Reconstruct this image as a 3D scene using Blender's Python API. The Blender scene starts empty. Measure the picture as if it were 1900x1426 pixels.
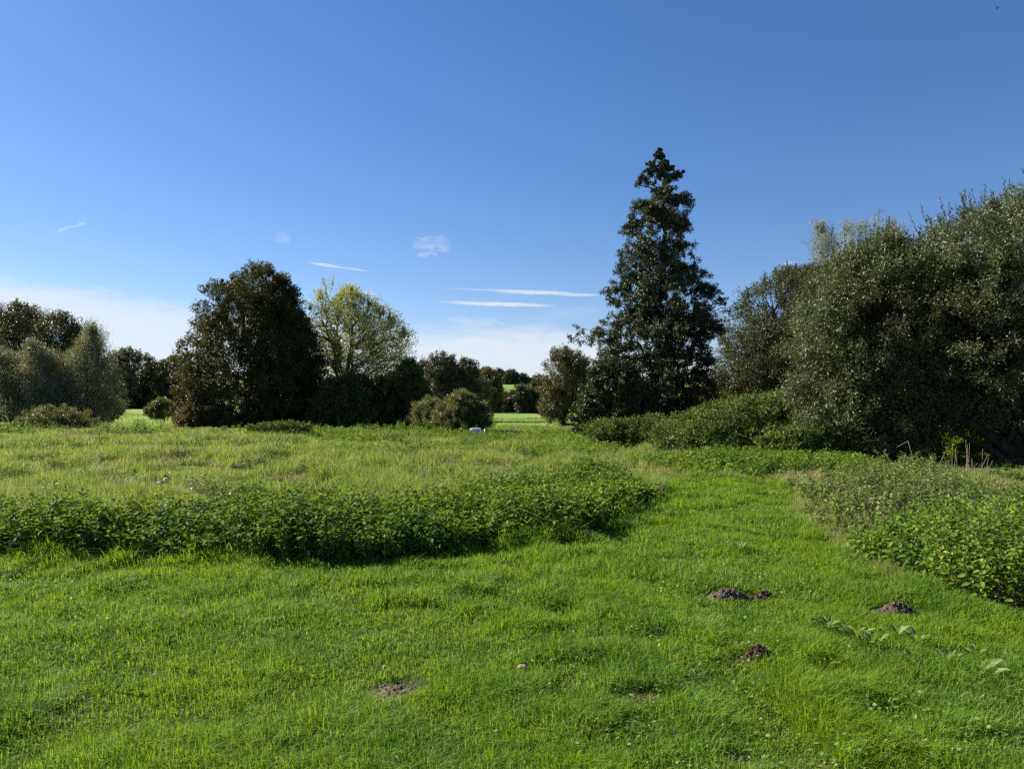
import bpy, math
import numpy as np

# ------------------------------------------------------------------ camera, sky, sun, exposure
sc = bpy.context.scene
C = sc.collection
F = 1370.0                      # focal length in pixels of the 1900 px wide photograph
HY = 745.0                      # horizon row
PITCH = math.atan((HY - 713.0) / F)
EYE = 1.6
cam = bpy.data.objects.new('camera', bpy.data.cameras.new('camera'))
C.objects.link(cam); sc.camera = cam
cam.data.sensor_width = 36; cam.data.lens = 36 * F / 1900
cam.data.clip_start = .05; cam.data.clip_end = 4000
cam.location = (0, 0, EYE); cam.rotation_euler = (math.radians(90) + PITCH, 0, 0)

SUN_EL, SUN_AZ = 33.0, -61.0    # elevation; azimuth from straight ahead, left is negative
sun = bpy.data.objects.new('sun', bpy.data.lights.new('sun', 'SUN'))
C.objects.link(sun)
sun.data.energy = 4.5; sun.data.angle = math.radians(.53); sun.data.color = (1, .94, .84)
from mathutils import Vector
_e, _a = math.radians(SUN_EL), math.radians(SUN_AZ)
sun.rotation_euler = Vector((math.sin(_a) * math.cos(_e), math.cos(_a) * math.cos(_e), math.sin(_e))).to_track_quat('Z', 'Y').to_euler()
sun.location = (-40, 30, 60)

world = bpy.data.worlds.new('World'); sc.world = world; world.use_nodes = True
WN = world.node_tree
class G:
    """tiny node-graph helper"""
    def __init__(s, nt): s.nt = nt
    def n(s, t, **k):
        x = s.nt.nodes.new(t)
        for a, b in k.items(): setattr(x, a, b)
        return x
    def put(s, sock, v):
        if isinstance(v, bpy.types.NodeSocket): s.nt.links.new(v, sock)
        elif v is not None: sock.default_value = v
    def m(s, op, a, b=None, c=None, clamp=False):
        x = s.n('ShaderNodeMath', operation=op, use_clamp=clamp)
        for i, v in enumerate((a, b, c)): s.put(x.inputs[i], v)
        return x.outputs[0]
    def ss(s, v, a, b, lo=0.0, hi=1.0):
        x = s.n('ShaderNodeMapRange', interpolation_type='SMOOTHSTEP')
        for i, q in enumerate((v, a, b, lo, hi)): s.put(x.inputs[i], q)
        return x.outputs[0]
    def mix(s, f, a, b, blend='MIX'):
        x = s.n('ShaderNodeMix', data_type='RGBA', blend_type=blend)
        s.put(x.inputs[0], f)
        s.put(x.inputs[6], (*a, 1) if isinstance(a, tuple) else a)
        s.put(x.inputs[7], (*b, 1) if isinstance(b, tuple) else b)
        return x.outputs[2]
    def noise(s, vec, scale, detail=3, rough=.5, dist=0):
        x = s.n('ShaderNodeTexNoise')
        s.put(x.inputs['Vector'], vec); x.inputs['Scale'].default_value = scale
        x.inputs['Detail'].default_value = detail; x.inputs['Roughness'].default_value = rough
        x.inputs['Distortion'].default_value = dist
        return x.outputs[0]

def build_sky():
    g = G(WN); bg = WN.nodes['Background']
    s = g.n('ShaderNodeTexSky', sky_type='NISHITA', sun_disc=False)
    s.sun_elevation = math.radians(SUN_EL); s.sun_rotation = math.radians(SUN_AZ)
    s.air_density = 1; s.dust_density = .15; s.ozone_density = 2
    h = g.n('ShaderNodeHueSaturation'); h.inputs['Saturation'].default_value = 1.3
    gm = g.n('ShaderNodeGamma'); gm.inputs[1].default_value = .9
    WN.links.new(s.outputs[0], gm.inputs[0]); WN.links.new(gm.outputs[0], h.inputs['Color'])
    col = g.mix(1.0, h.outputs[0], (.90, .92, 1.14), 'MULTIPLY')
    tc = g.n('ShaderNodeTexCoord'); sp = g.n('ShaderNodeSeparateXYZ')
    WN.links.new(tc.outputs['Generated'], sp.inputs[0])
    x, y, z = sp.outputs
    az = g.m('MULTIPLY', g.m('ARCTAN2', x, y), 57.29578)
    el = g.m('MULTIPLY', g.m('ARCSINE', z), 57.29578)
    cv = g.n('ShaderNodeCombineXYZ')
    WN.links.new(az, cv.inputs[0]); WN.links.new(g.m('MULTIPLY', el, 4.0), cv.inputs[1])
    vec = cv.outputs[0]
    big = g.noise(vec, .045, 5, .55, .6); fine = g.noise(vec, .22, 5, .62, .5); vfine = g.noise(vec, .9, 4, .6)
    # bank of thin white cloud low over the horizon, its top higher on the left
    top = g.m('ADD', g.ss(az, -38, -4, 7.9, 5.8), g.m('MULTIPLY', g.m('SUBTRACT', big, .5), 5.5))
    top = g.m('ADD', top, g.m('MULTIPLY', g.m('SUBTRACT', fine, .5), 1.8))
    top = g.m('SUBTRACT', top, g.ss(az, 2, 16, 0, 3.4))
    dlt = g.m('SUBTRACT', top, el)
    bank = g.m('MULTIPLY', g.ss(dlt, -.6, 1.3), g.ss(fine, .2, .62, .66, 1.0))
    bank = g.m('MULTIPLY', bank, g.ss(el, -1, 1.0, .8, .90))
    # small streaks and wisps:  azimuth, elevation, half length, half thickness, slope, strength, texture
    mask = bank
    def ae(px, py):
        v = 713 - py
        yy = F * math.cos(PITCH) - v * math.sin(PITCH); zz = F * math.sin(PITCH) + v * math.cos(PITCH); xx = px - 950
        return math.degrees(math.atan2(xx, yy)), math.degrees(math.atan2(zz, math.hypot(xx, yy)))
    for (px, py, hl, ht, slope, st, ragged) in (
            (990, 542, 90, 4.6, .045, .9, .8), (930, 539, 120, 1.3, .03, .5, .6), (925, 564, 108, 4.2, .028, .95, .5), (1070, 547, 48, 2.8, .03, .75, 1.0),
            (608, 493, 36, 2.6, .10, .85, 1.1), (655, 499, 34, 1.4, .10, .7, .9), (800, 451, 38, 15, -.05, .42, 2.2), (812, 456, 20, 6, .12, .35, 1.5),
            (885, 598, 62, 8, .12, .42, 1.6), (132, 421, 26, 1.4, -.32, .42, .7), (152, 414, 6, 3.5, -.2, .4, 1.1), (113, 428, 7, 3.5, -.5, .4, 1.1),
            (1462, 488, 18, 3.5, .0, .32, .9), (665, 543, 36, 5, .05, .42, 1.3), (525, 440, 16, 12, 0, .22, 1.8), (1060, 578, 60, 9, .0, .16, 1.8)):
        a0, e0 = ae(px, py); k = 57.3 / F
        da = g.m('SUBTRACT', az, a0); de = g.m('ADD', g.m('SUBTRACT', el, e0), g.m('MULTIPLY', da, slope))
        u = g.m('DIVIDE', da, hl * k); v = g.m('DIVIDE', de, ht * k)
        v = g.m('ADD', v, g.m('MULTIPLY', g.m('SUBTRACT', fine, .5), ragged * 2.2))
        v = g.m('ADD', v, g.m('MULTIPLY', g.m('SUBTRACT', vfine, .5), ragged * 1.6))
        q = g.m('ADD', g.m('MULTIPLY', u, u), g.m('MULTIPLY', v, v))
        r = g.m('MULTIPLY', g.ss(q, .1, 1.25, 1, 0), st)
        r = g.m('MULTIPLY', r, g.ss(vfine, .2, .75, max(0, 1 - ragged * .45), 1))
        mask = g.m('MAXIMUM', mask, r)
    col = g.mix(g.m('MINIMUM', mask, 1.0), col, (5.6, 6.1, 6.7))
    WN.links.new(col, bg.inputs[0]); bg.inputs[1].default_value = .05
build_sky()
sc.view_settings.view_transform = 'Standard'; sc.view_settings.look = 'None'
sc.view_settings.exposure = 1.48; sc.view_settings.gamma = 1
sc.cycles.use_denoising = False
sc.cycles.max_bounces = 6; sc.cycles.diffuse_bounces = 3; sc.cycles.glossy_bounces = 2; sc.cycles.transmission_bounces = 3
sc.cycles.sample_clamp_indirect = 4

# ------------------------------------------------------------------ numeric helpers
rng = np.random.default_rng(7)
def hash3(ix, iy, iz, seed):
    with np.errstate(over='ignore'):
        h = (ix.astype(np.int64) * 374761393 + iy.astype(np.int64) * 668265263 + iz.astype(np.int64) * 2147483647 + seed * 1274126177)
        h = (h ^ (h >> 13)) * 1274126177
        h = h ^ (h >> 16)
    return (h & 0xffffff) / float(0xffffff)
def noise3(p, scale, seed=0, octaves=2):
    out = 0; amp = 1; tot = 0
    for o in range(octaves):
        q = np.asarray(p) * scale * 2 ** o + 31.7 * o
        i = np.floor(q).astype(np.int64); f = q - i; f = f * f * (3 - 2 * f)
        v = 0
        for a in (0, 1):
            for b in (0, 1):
                for c in (0, 1):
                    w = (f[..., 0] if a else 1 - f[..., 0]) * (f[..., 1] if b else 1 - f[..., 1]) * (f[..., 2] if c else 1 - f[..., 2])
                    v = v + w * hash3(i[..., 0] + a, i[..., 1] + b, i[..., 2] + c, seed + o)
        out = out + v * amp; tot += amp; amp *= .5
    return out / tot
def noise2(x, y, scale, seed=0, octaves=2):
    return noise3(np.stack([x, y, np.zeros_like(x)], -1), scale, seed, octaves)
def sstep(v, a, b):
    t = np.clip((v - a) / (b - a), 0, 1); return t * t * (3 - 2 * t)
def unit(v): return v / np.maximum(np.linalg.norm(v, axis=-1, keepdims=True), 1e-9)

MOLES = []
def height(x, y):
    x = np.asarray(x, float); y = np.asarray(y, float)
    h = (noise2(x, y, .9, 3, 2) - .5) * .07 * sstep(y, 60, 20) + (noise2(x, y, .12, 5, 2) - .5) * .25 * sstep(y, 6, 30)
    h = h - 1.3 * sstep(y, 42, 68)
    h = h + sstep(y, 205, 470) * (15.5 + (noise2(x, y, .006, 9, 1) - .5) * 8)
    h = h + sstep(y, 55, 140) * sstep(x, -15, -70) * .9
    for (mx, my, r, d) in MOLES: h = h + d * np.exp(-((x - mx) ** 2 + (y - my) ** 2) / (r * r))
    return h
def px_ray(px, py):
    v = 713 - py
    return (px - 950.0, F * math.cos(PITCH) - v * math.sin(PITCH), F * math.sin(PITCH) + v * math.cos(PITCH))
def at(px, py, d):
    """world point on the line of sight of a photo pixel, d metres ahead"""
    r = px_ray(px, py); return np.array([r[0] * d / r[1], d, EYE + r[2] * d / r[1]])
def gnd(px, py, z=0.0):
    r = px_ray(px, py); t = (z - EYE) / r[2]; return np.array([r[0] * t, r[1] * t, z])
def inside(x, y, poly):
    c = np.zeros(len(x), bool); n = len(poly)
    for i in range(n):
        x0, y0 = poly[i][:2]; x1, y1 = poly[(i + 1) % n][:2]
        hit = ((y0 > y) != (y1 > y)) & (x < (x1 - x0) * (y - y0) / ((y1 - y0) or 1e-9) + x0)
        c ^= hit
    return c

# ------------------------------------------------------------------ objects and meshes
def tag(o, label, cat, group=None, kind=None):
    if label: o['label'] = label
    if cat: o['category'] = cat
    if group: o['group'] = group
    if kind: o['kind'] = kind
    return o
def empty(name, loc, label, cat, group=None):
    o = bpy.data.objects.new(name, None); C.objects.link(o); o.location = tuple(map(float, loc)); o.empty_display_size = .3
    return tag(o, label, cat, group)
def mesh_obj(name, V, counts, idx, mat, parent=None, fattr=None, smooth=False):
    me = bpy.data.meshes.new(name)
    V = np.ascontiguousarray(V, np.float32); idx = np.ascontiguousarray(idx, np.int32); counts = np.asarray(counts, np.int32)
    me.vertices.add(len(V)); me.vertices.foreach_set('co', V.ravel())
    me.loops.add(len(idx)); me.loops.foreach_set('vertex_index', idx)
    st = np.concatenate([[0], np.cumsum(counts)[:-1]]).astype(np.int32)
    me.polygons.add(len(counts)); me.polygons.foreach_set('loop_start', st)
    if fattr:
        for k, a in fattr.items():
            at_ = me.attributes.new(k, 'FLOAT', 'FACE'); at_.data.foreach_set('value', np.ascontiguousarray(a, np.float32))
    if smooth: me.polygons.foreach_set('use_smooth', np.ones(len(counts), bool))
    me.update(calc_edges=True)
    me.materials.append(mat)
    o = bpy.data.objects.new(name, me); C.objects.link(o)
    if parent is not None: o.parent = parent
    return o
# leaf shapes: x along the leaf, y across, z up from the blade
TEMPL = {
    'rhomb': (np.array([[0, 0, 0], [.45, .5, .06], [1, 0, 0], [.45, -.5, .06]]), [[0, 1, 2, 3]]),
    'ovate': (np.array([[0, 0, 0], [.28, .46, .10], [.62, .34, .07], [1, 0, -.08], [.62, -.34, .07], [.28, -.46, .10], [.45, 0, -.04]]),
              [[0, 6, 2, 1], [6, 3, 2], [0, 5, 4, 6], [6, 4, 3]]),
    'lance': (np.array([[0, 0, 0], [.4, .5, .05], [1, 0, -.1], [.4, -.5, .05]]), [[0, 2, 1], [0, 3, 2]]),
    'broad': (np.array([[0, 0, 0], [.2, .3, .1], [.5, .5, .2], [.85, .3, .14], [1, 0, 0], [.85, -.3, .14], [.5, -.5, .2], [.2, -.3, .1], [.3, 0, .06], [.7, 0, .12]]),
              [[0, 8, 2, 1], [8, 9, 3, 2], [9, 4, 3], [0, 7, 6, 8], [8, 6, 5, 9], [9, 5, 4]]),
}
class Leaves:
    def __init__(s, shape='rhomb'): s.t, s.f = TEMPL[shape]; s.P = []; s.A = []; s.N = []; s.L = []; s.W = []; s.R = []
    def add(s, P, A, N, L, W, R=None):
        n = len(P); A = unit(A); N = N - A * np.sum(A * N, -1, keepdims=True); N = unit(N + 1e-6)
        s.P.append(P); s.A.append(A); s.N.append(N); s.L.append(np.broadcast_to(L, (n,))); s.W.append(np.broadcast_to(W, (n,)))
        s.R.append(rng.random(n) if R is None else np.broadcast_to(R, (n,)))
    def build(s, name, mat, parent=None, origin=None):
        P = np.concatenate(s.P); A = np.concatenate(s.A); N = np.concatenate(s.N); L = np.concatenate(s.L); W = np.concatenate(s.W); R = np.concatenate(s.R)
        if origin is not None: P = P - origin
        B = np.cross(N, A); k = len(s.t); n = len(P)
        V = P[:, None] + s.t[None, :, 0, None] * (A * L[:, None])[:, None] + s.t[None, :, 1, None] * (B * W[:, None])[:, None] + s.t[None, :, 2, None] * (N * L[:, None])[:, None]
        tm = np.concatenate([np.array(f) for f in s.f]); base = np.arange(n) * k
        idx = (base[:, None] + tm[None]).ravel(); cnt = np.tile([len(f) for f in s.f], n)
        return mesh_obj(name, V.reshape(-1, 3), cnt, idx, mat, parent, {'rnd': np.repeat(R, len(s.f))})
def tubes(name, A, B, ra, rb, mat, parent=None, sides=5, origin=None):
    """tapered tubes from A[i] to B[i] in one mesh"""
    A = np.asarray(A, float); B = np.asarray(B, float)
    if origin is not None: A = A - origin; B = B - origin
    n = len(A); d = unit(B - A + 1e-9); h = np.where(np.abs(d[:, 2:3]) > .9, np.array([[1., 0, 0]]), np.array([[0, 0, 1.]]))
    u = unit(np.cross(d, h)); v = np.cross(d, u); th = np.arange(sides) * 2 * math.pi / sides
    ring = np.cos(th)[None, :, None] * u[:, None] + np.sin(th)[None, :, None] * v[:, None]
    V = np.concatenate([A[:, None] + ring * np.asarray(ra)[:, None, None], B[:, None] + ring * np.asarray(rb)[:, None, None]], 1)
    f = [[i, (i + 1) % sides, sides + (i + 1) % sides, sides + i] for i in range(sides)]
    tm = np.array(f).ravel(); idx = (np.arange(n)[:, None] * 2 * sides + tm[None]).ravel()
    return mesh_obj(name, V.reshape(-1, 3), np.full(n * sides, 4), idx, mat, parent, None, smooth=True)
def polyline_tubes(lines, r0, r1):
    A = []; B = []; ra = []; rb = []
    for k, ln in enumerate(lines):
        m = len(ln) - 1; a = r0[k] if hasattr(r0, '__len__') else r0; b = r1[k] if hasattr(r1, '__len__') else r1
        for i in range(m):
            A.append(ln[i]); B.append(ln[i + 1]); ra.append(a + (b - a) * i / m); rb.append(a + (b - a) * (i + 1) / m)
    return np.array(A), np.array(B), np.array(ra), np.array(rb)

# ------------------------------------------------------------------ materials
def mat_new(name):
    m = bpy.data.materials.new(name); m.use_nodes = True; m.node_tree.nodes.clear(); return m, G(m.node_tree)
def leaf_mat(name, a, b, c=None, cshare=.0, trans=.35, rough=.5, spec=.35, patch=None, patch_scale=.35, tcol=None, sat=1):
    """a..b per-leaf range, c = a share of odd (turned) leaves, patch = colour of larger patches"""
    m, g = mat_new(name)
    at_ = g.n('ShaderNodeAttribute', attribute_name='rnd'); r = at_.outputs['Fac']
    col = g.mix(r, a, b)
    if c is not None:
        w = g.n('ShaderNodeTexWhiteNoise', noise_dimensions='1D'); g.put(w.inputs['W'], g.m('MULTIPLY', r, 917.3))
        col = g.mix(g.m('LESS_THAN', w.outputs['Value'], cshare), col, c)
    if patch is not None:
        ge = g.n('ShaderNodeNewGeometry')
        nz = g.noise(ge.outputs['Position'], patch_scale, 3, .6)
        col = g.mix(g.ss(nz, .42, .66), col, patch)
    pb = g.n('ShaderNodeBsdfPrincipled'); g.put(pb.inputs['Base Color'], col)
    pb.inputs['Roughness'].default_value = rough; pb.inputs['Specular IOR Level'].default_value = spec
    tr = g.n('ShaderNodeBsdfTranslucent')
    tc = g.mix(1.0, col, tcol or (1.25, 1.15, .45), 'MULTIPLY'); g.put(tr.inputs[0], tc)
    mx = g.n('ShaderNodeMixShader'); mx.inputs[0].default_value = trans
    m.node_tree.links.new(pb.outputs[0], mx.inputs[1]); m.node_tree.links.new(tr.outputs[0], mx.inputs[2])
    out = g.n('ShaderNodeOutputMaterial'); m.node_tree.links.new(mx.outputs[0], out.inputs[0])
    return m
def solid_mat(name, a, b, scale=8, rough=.9, bump=.4, spec=.2, stretch=None, detail=5):
    m, g = mat_new(name)
    tc = g.n('ShaderNodeTexCoord'); v = tc.outputs['Object']
    if stretch:
        mp = g.n('ShaderNodeMapping'); mp.inputs['Scale'].default_value = stretch; g.put(mp.inputs[0], v); v = mp.outputs[0]
    nz = g.noise(v, scale, detail, .65); col = g.mix(g.ss(nz, .3, .7), a, b)
    pb = g.n('ShaderNodeBsdfPrincipled'); g.put(pb.inputs['Base Color'], col)
    pb.inputs['Roughness'].default_value = rough; pb.inputs['Specular IOR Level'].default_value = spec
    bp = g.n('ShaderNodeBump'); bp.inputs['Strength'].default_value = bump; bp.inputs['Distance'].default_value = .03
    g.put(bp.inputs['Height'], nz); g.put(pb.inputs['Normal'], bp.outputs[0])
    out = g.n('ShaderNodeOutputMaterial'); m.node_tree.links.new(pb.outputs[0], out.inputs[0])
    return m
M = {}
M['bark'] = solid_mat('bark', (.02, .016, .012), (.055, .046, .034), 6, .95, .9, .1, (1, 1, .25))
M['twig_pale'] = solid_mat('pale_twig', (.10, .085, .06), (.2, .17, .13), 20, .9, .3)
M['dead_stalk'] = solid_mat('dead_stalk', (.22, .17, .12), (.36, .30, .22), 30, .9, .2)
M['soil'] = solid_mat('mole_soil', (.04, .026, .017), (.10, .07, .048), 26, 1.0, 1.0, .1)
M['soil_dry'] = solid_mat('dry_mole_soil', (.08, .058, .042), (.19, .145, .11), 26, 1.0, 1.0, .1)
M['alder'] = leaf_mat('alder_leaf', (.028, .045, .014), (.062, .082, .028), (.06, .06, .02), .08, trans=.16, rough=.52, spec=.3)
M['chestnut'] = leaf_mat('chestnut_leaf', (.03, .045, .012), (.07, .085, .022), (.10, .065, .02), .14, trans=.25, rough=.6, spec=.15, patch=(.075, .068, .018), patch_scale=.28)
M['rusty'] = leaf_mat('rusty_leaf', (.09, .06, .022), (.15, .085, .03), (.08, .08, .03), .3, trans=.3, patch=(.07, .075, .02), patch_scale=.8)
M['ash'] = leaf_mat('pale_ash_leaf', (.20, .25, .08), (.38, .39, .15), (.34, .32, .08), .15, trans=.45, patch=(.12, .15, .05), patch_scale=.4)
M['hazel'] = leaf_mat('dark_hazel_leaf', (.05, .08, .014), (.11, .14, .03), (.15, .13, .03), .15, trans=.35, patch=(.08, .09, .02))
M['willow'] = leaf_mat('willow_leaf', (.05, .08, .022), (.115, .15, .05), (.24, .25, .12), .09, trans=.28, rough=.45, spec=.4, patch=(.07, .075, .03), patch_scale=.45)
M['silver'] = leaf_mat('silver_willow_leaf', (.13, .145, .075), (.23, .24, .14), (.34, .35, .24), .12, trans=.25, rough=.5, patch=(.08, .11, .06), patch_scale=.4)
M['greypop'] = leaf_mat('grey_leaf', (.16, .18, .13), (.3, .32, .26), None, 0, trans=.3, rough=.5)
M['brown'] = leaf_mat('brown_green_leaf', (.04, .055, .018), (.09, .105, .035), (.13, .095, .035), .14, trans=.3, patch=(.06, .062, .026), patch_scale=.4)
M['autumn'] = leaf_mat('autumn_leaf', (.10, .08, .022), (.17, .12, .03), (.09, .10, .03), .3, trans=.3)
M['oak'] = leaf_mat('oak_leaf', (.05, .06, .02), (.10, .10, .035), (.13, .10, .04), .2, trans=.25, patch=(.09, .075, .03), patch_scale=.25)
M['far'] = leaf_mat('far_tree_leaf', (.04, .055, .022), (.08, .10, .038), (.11, .10, .04), .15, trans=.2, patch=(.075, .075, .03), patch_scale=.12)
M['farblue'] = leaf_mat('hill_tree_leaf', (.035, .055, .028), (.07, .09, .045), None, 0, trans=.2)
M['bramble'] = leaf_mat('bramble_leaf', (.07, .115, .022), (.18, .24, .045), (.06, .08, .05), .2, trans=.22, rough=.65, spec=.12, patch=(.07, .11, .025), patch_scale=.8)
M['thorn'] = leaf_mat('hawthorn_leaf', (.08, .115, .03), (.17, .20, .06), (.16, .12, .04), .12, trans=.3, patch=(.12, .12, .05), patch_scale=.8)
M['nettle'] = leaf_mat('nettle_leaf', (.07, .14, .014), (.21, .31, .035), (.27, .31, .05), .1, trans=.33, rough=.65, spec=.07, patch=(.085, .17, .025), patch_scale=.9)
M['weed'] = leaf_mat('pale_weed_leaf', (.09, .15, .03), (.19, .26, .06), (.18, .13, .06), .1, trans=.35, rough=.5)
M['dock'] = leaf_mat('dock_leaf', (.12, .20, .05), (.22, .30, .10), None, 0, trans=.35, rough=.5, spec=.2)
M['lawn'] = leaf_mat('lawn_grass', (.062, .16, .012), (.185, .32, .04), (.38, .36, .2), .07, trans=.5, rough=.6, spec=.1, patch=(.18, .29, .02), patch_scale=.9, tcol=(1.2, 1.1, .4))
M['rough'] = leaf_mat('meadow_grass', (.10, .20, .03), (.22, .33, .075), (.42, .37, .22), .14, trans=.45, rough=.6, spec=.1, patch=(.25, .29, .10), patch_scale=.35)
M['straw'] = leaf_mat('straw', (.26, .21, .12), (.42, .35, .22), (.2, .22, .08), .15, trans=.25, rough=.7, spec=.2)
M['darktuft'] = leaf_mat('dark_tuft', (.045, .075, .02), (.09, .12, .035), (.15, .12, .07), .2, trans=.25)

def ground_mat():
    m, g = mat_new('ground'); ge = g.n('ShaderNodeNewGeometry'); P = ge.outputs['Position']
    sp = g.n('ShaderNodeSeparateXYZ'); g.put(sp.inputs[0], P)
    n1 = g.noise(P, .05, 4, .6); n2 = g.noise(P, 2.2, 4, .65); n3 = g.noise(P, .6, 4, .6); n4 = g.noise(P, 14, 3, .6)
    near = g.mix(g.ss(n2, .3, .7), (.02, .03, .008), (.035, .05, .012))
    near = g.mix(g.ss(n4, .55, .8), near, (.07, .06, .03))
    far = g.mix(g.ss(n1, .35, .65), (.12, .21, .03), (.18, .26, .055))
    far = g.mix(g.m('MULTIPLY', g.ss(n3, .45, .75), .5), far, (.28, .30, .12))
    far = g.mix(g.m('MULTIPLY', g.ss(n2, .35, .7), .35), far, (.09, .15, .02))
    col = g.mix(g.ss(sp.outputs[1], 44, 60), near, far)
    pb = g.n('ShaderNodeBsdfPrincipled'); g.put(pb.inputs['Base Color'], col)
    pb.inputs['Roughness'].default_value = .95; pb.inputs['Specular IOR Level'].default_value = .1
    bp = g.n('ShaderNodeBump'); bp.inputs['Strength'].default_value = .6; bp.inputs['Distance'].default_value = .12
    g.put(bp.inputs['Height'], n2); g.put(pb.inputs['Normal'], bp.outputs[0])
    out = g.n('ShaderNodeOutputMaterial'); m.node_tree.links.new(pb.outputs[0], out.inputs[0]); return m
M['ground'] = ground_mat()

# ------------------------------------------------------------------ ground sheet
BARE = []   # (x, y, radius x, radius y): bare or worn spots where grass is thin
for (px, py, rx, ry) in ((740, 1280, .17, .12), (968, 1250, .07, .05), (1190, 1300, .17, .09), (1405, 1226, .17, .10), (1355, 1102, .26, .14),
                         (1665, 1128, .24, .12), (1415, 1106, .16, .09), (1360, 1415, .10, .05), (1700, 1375, .10, .05)):
    p = gnd(px, py); BARE.append((p[0], p[1], rx, ry))
def build_ground():
    t = np.concatenate([np.linspace(-3, 14, 120), np.linspace(14.2, 60, 110), np.geomspace(61, 3000, 90)])
    s = np.concatenate([-np.geomspace(30, 2500, 40)[::-1], np.linspace(-29.5, 29.5, 180), np.geomspace(30, 2500, 40)])
    X, Y = np.meshgrid(s, t); Z = height(X, Y)
    V = np.stack([X, Y, Z], -1).reshape(-1, 3); nx = len(s); ny = len(t)
    i = (np.arange(ny - 1)[:, None] * nx + np.arange(nx - 1)[None]).ravel()
    idx = np.stack([i, i + 1, i + nx + 1, i + nx], -1).ravel()
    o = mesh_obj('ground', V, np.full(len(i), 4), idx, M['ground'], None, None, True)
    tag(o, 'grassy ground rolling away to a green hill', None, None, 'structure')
build_ground()

# ------------------------------------------------------------------ trees
def mst(seed_pts, seed_len, seed_par, pts, bf=.35):
    """attach cloud points to the growing branch network; returns nodes and parents"""
    n0 = len(seed_pts); n = n0 + len(pts); P = np.empty((n, 3)); par = np.full(n, -1); pl = np.empty(n)
    P[:n0] = seed_pts; pl[:n0] = seed_len; par[:n0] = seed_par
    root = seed_pts[0]; order = np.argsort(np.linalg.norm(pts - root, axis=1)); k = n0
    for i in order:
        q = pts[i]; d = np.linalg.norm(P[:k] - q, axis=1); c = d + bf * pl[:k]
        up = q[2] - P[:k, 2]; c = c + np.where(up < -.1, .5 * -up, 0)
        j = int(np.argmin(c)); P[k] = q; par[k] = j; pl[k] = pl[j] + d[j]; k += 1
    return P, par
def twigs_from(P, par, rtip, power, rmax):
    n = len(P); w = np.ones(n)
    for i in range(n - 1, 0, -1):
        if par[i] >= 0: w[par[i]] += w[i]
    r = np.minimum(rtip * w ** power, rmax)
    k = np.where(par >= 0)[0]; A = P[par[k]]; B = P[k]; L = np.linalg.norm(B - A, axis=1, keepdims=True)
    mid = (A + B) / 2 + rng.normal(size=A.shape) * .09 * L
    mid[:, 2] += .04 * L[:, 0]
    ra = np.minimum(r[par[k]], r[k] * 1.7); rm = (ra + r[k]) / 2
    return np.concatenate([A, mid]), np.concatenate([mid, B]), np.concatenate([ra, rm]), np.concatenate([rm, r[k]])

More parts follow.
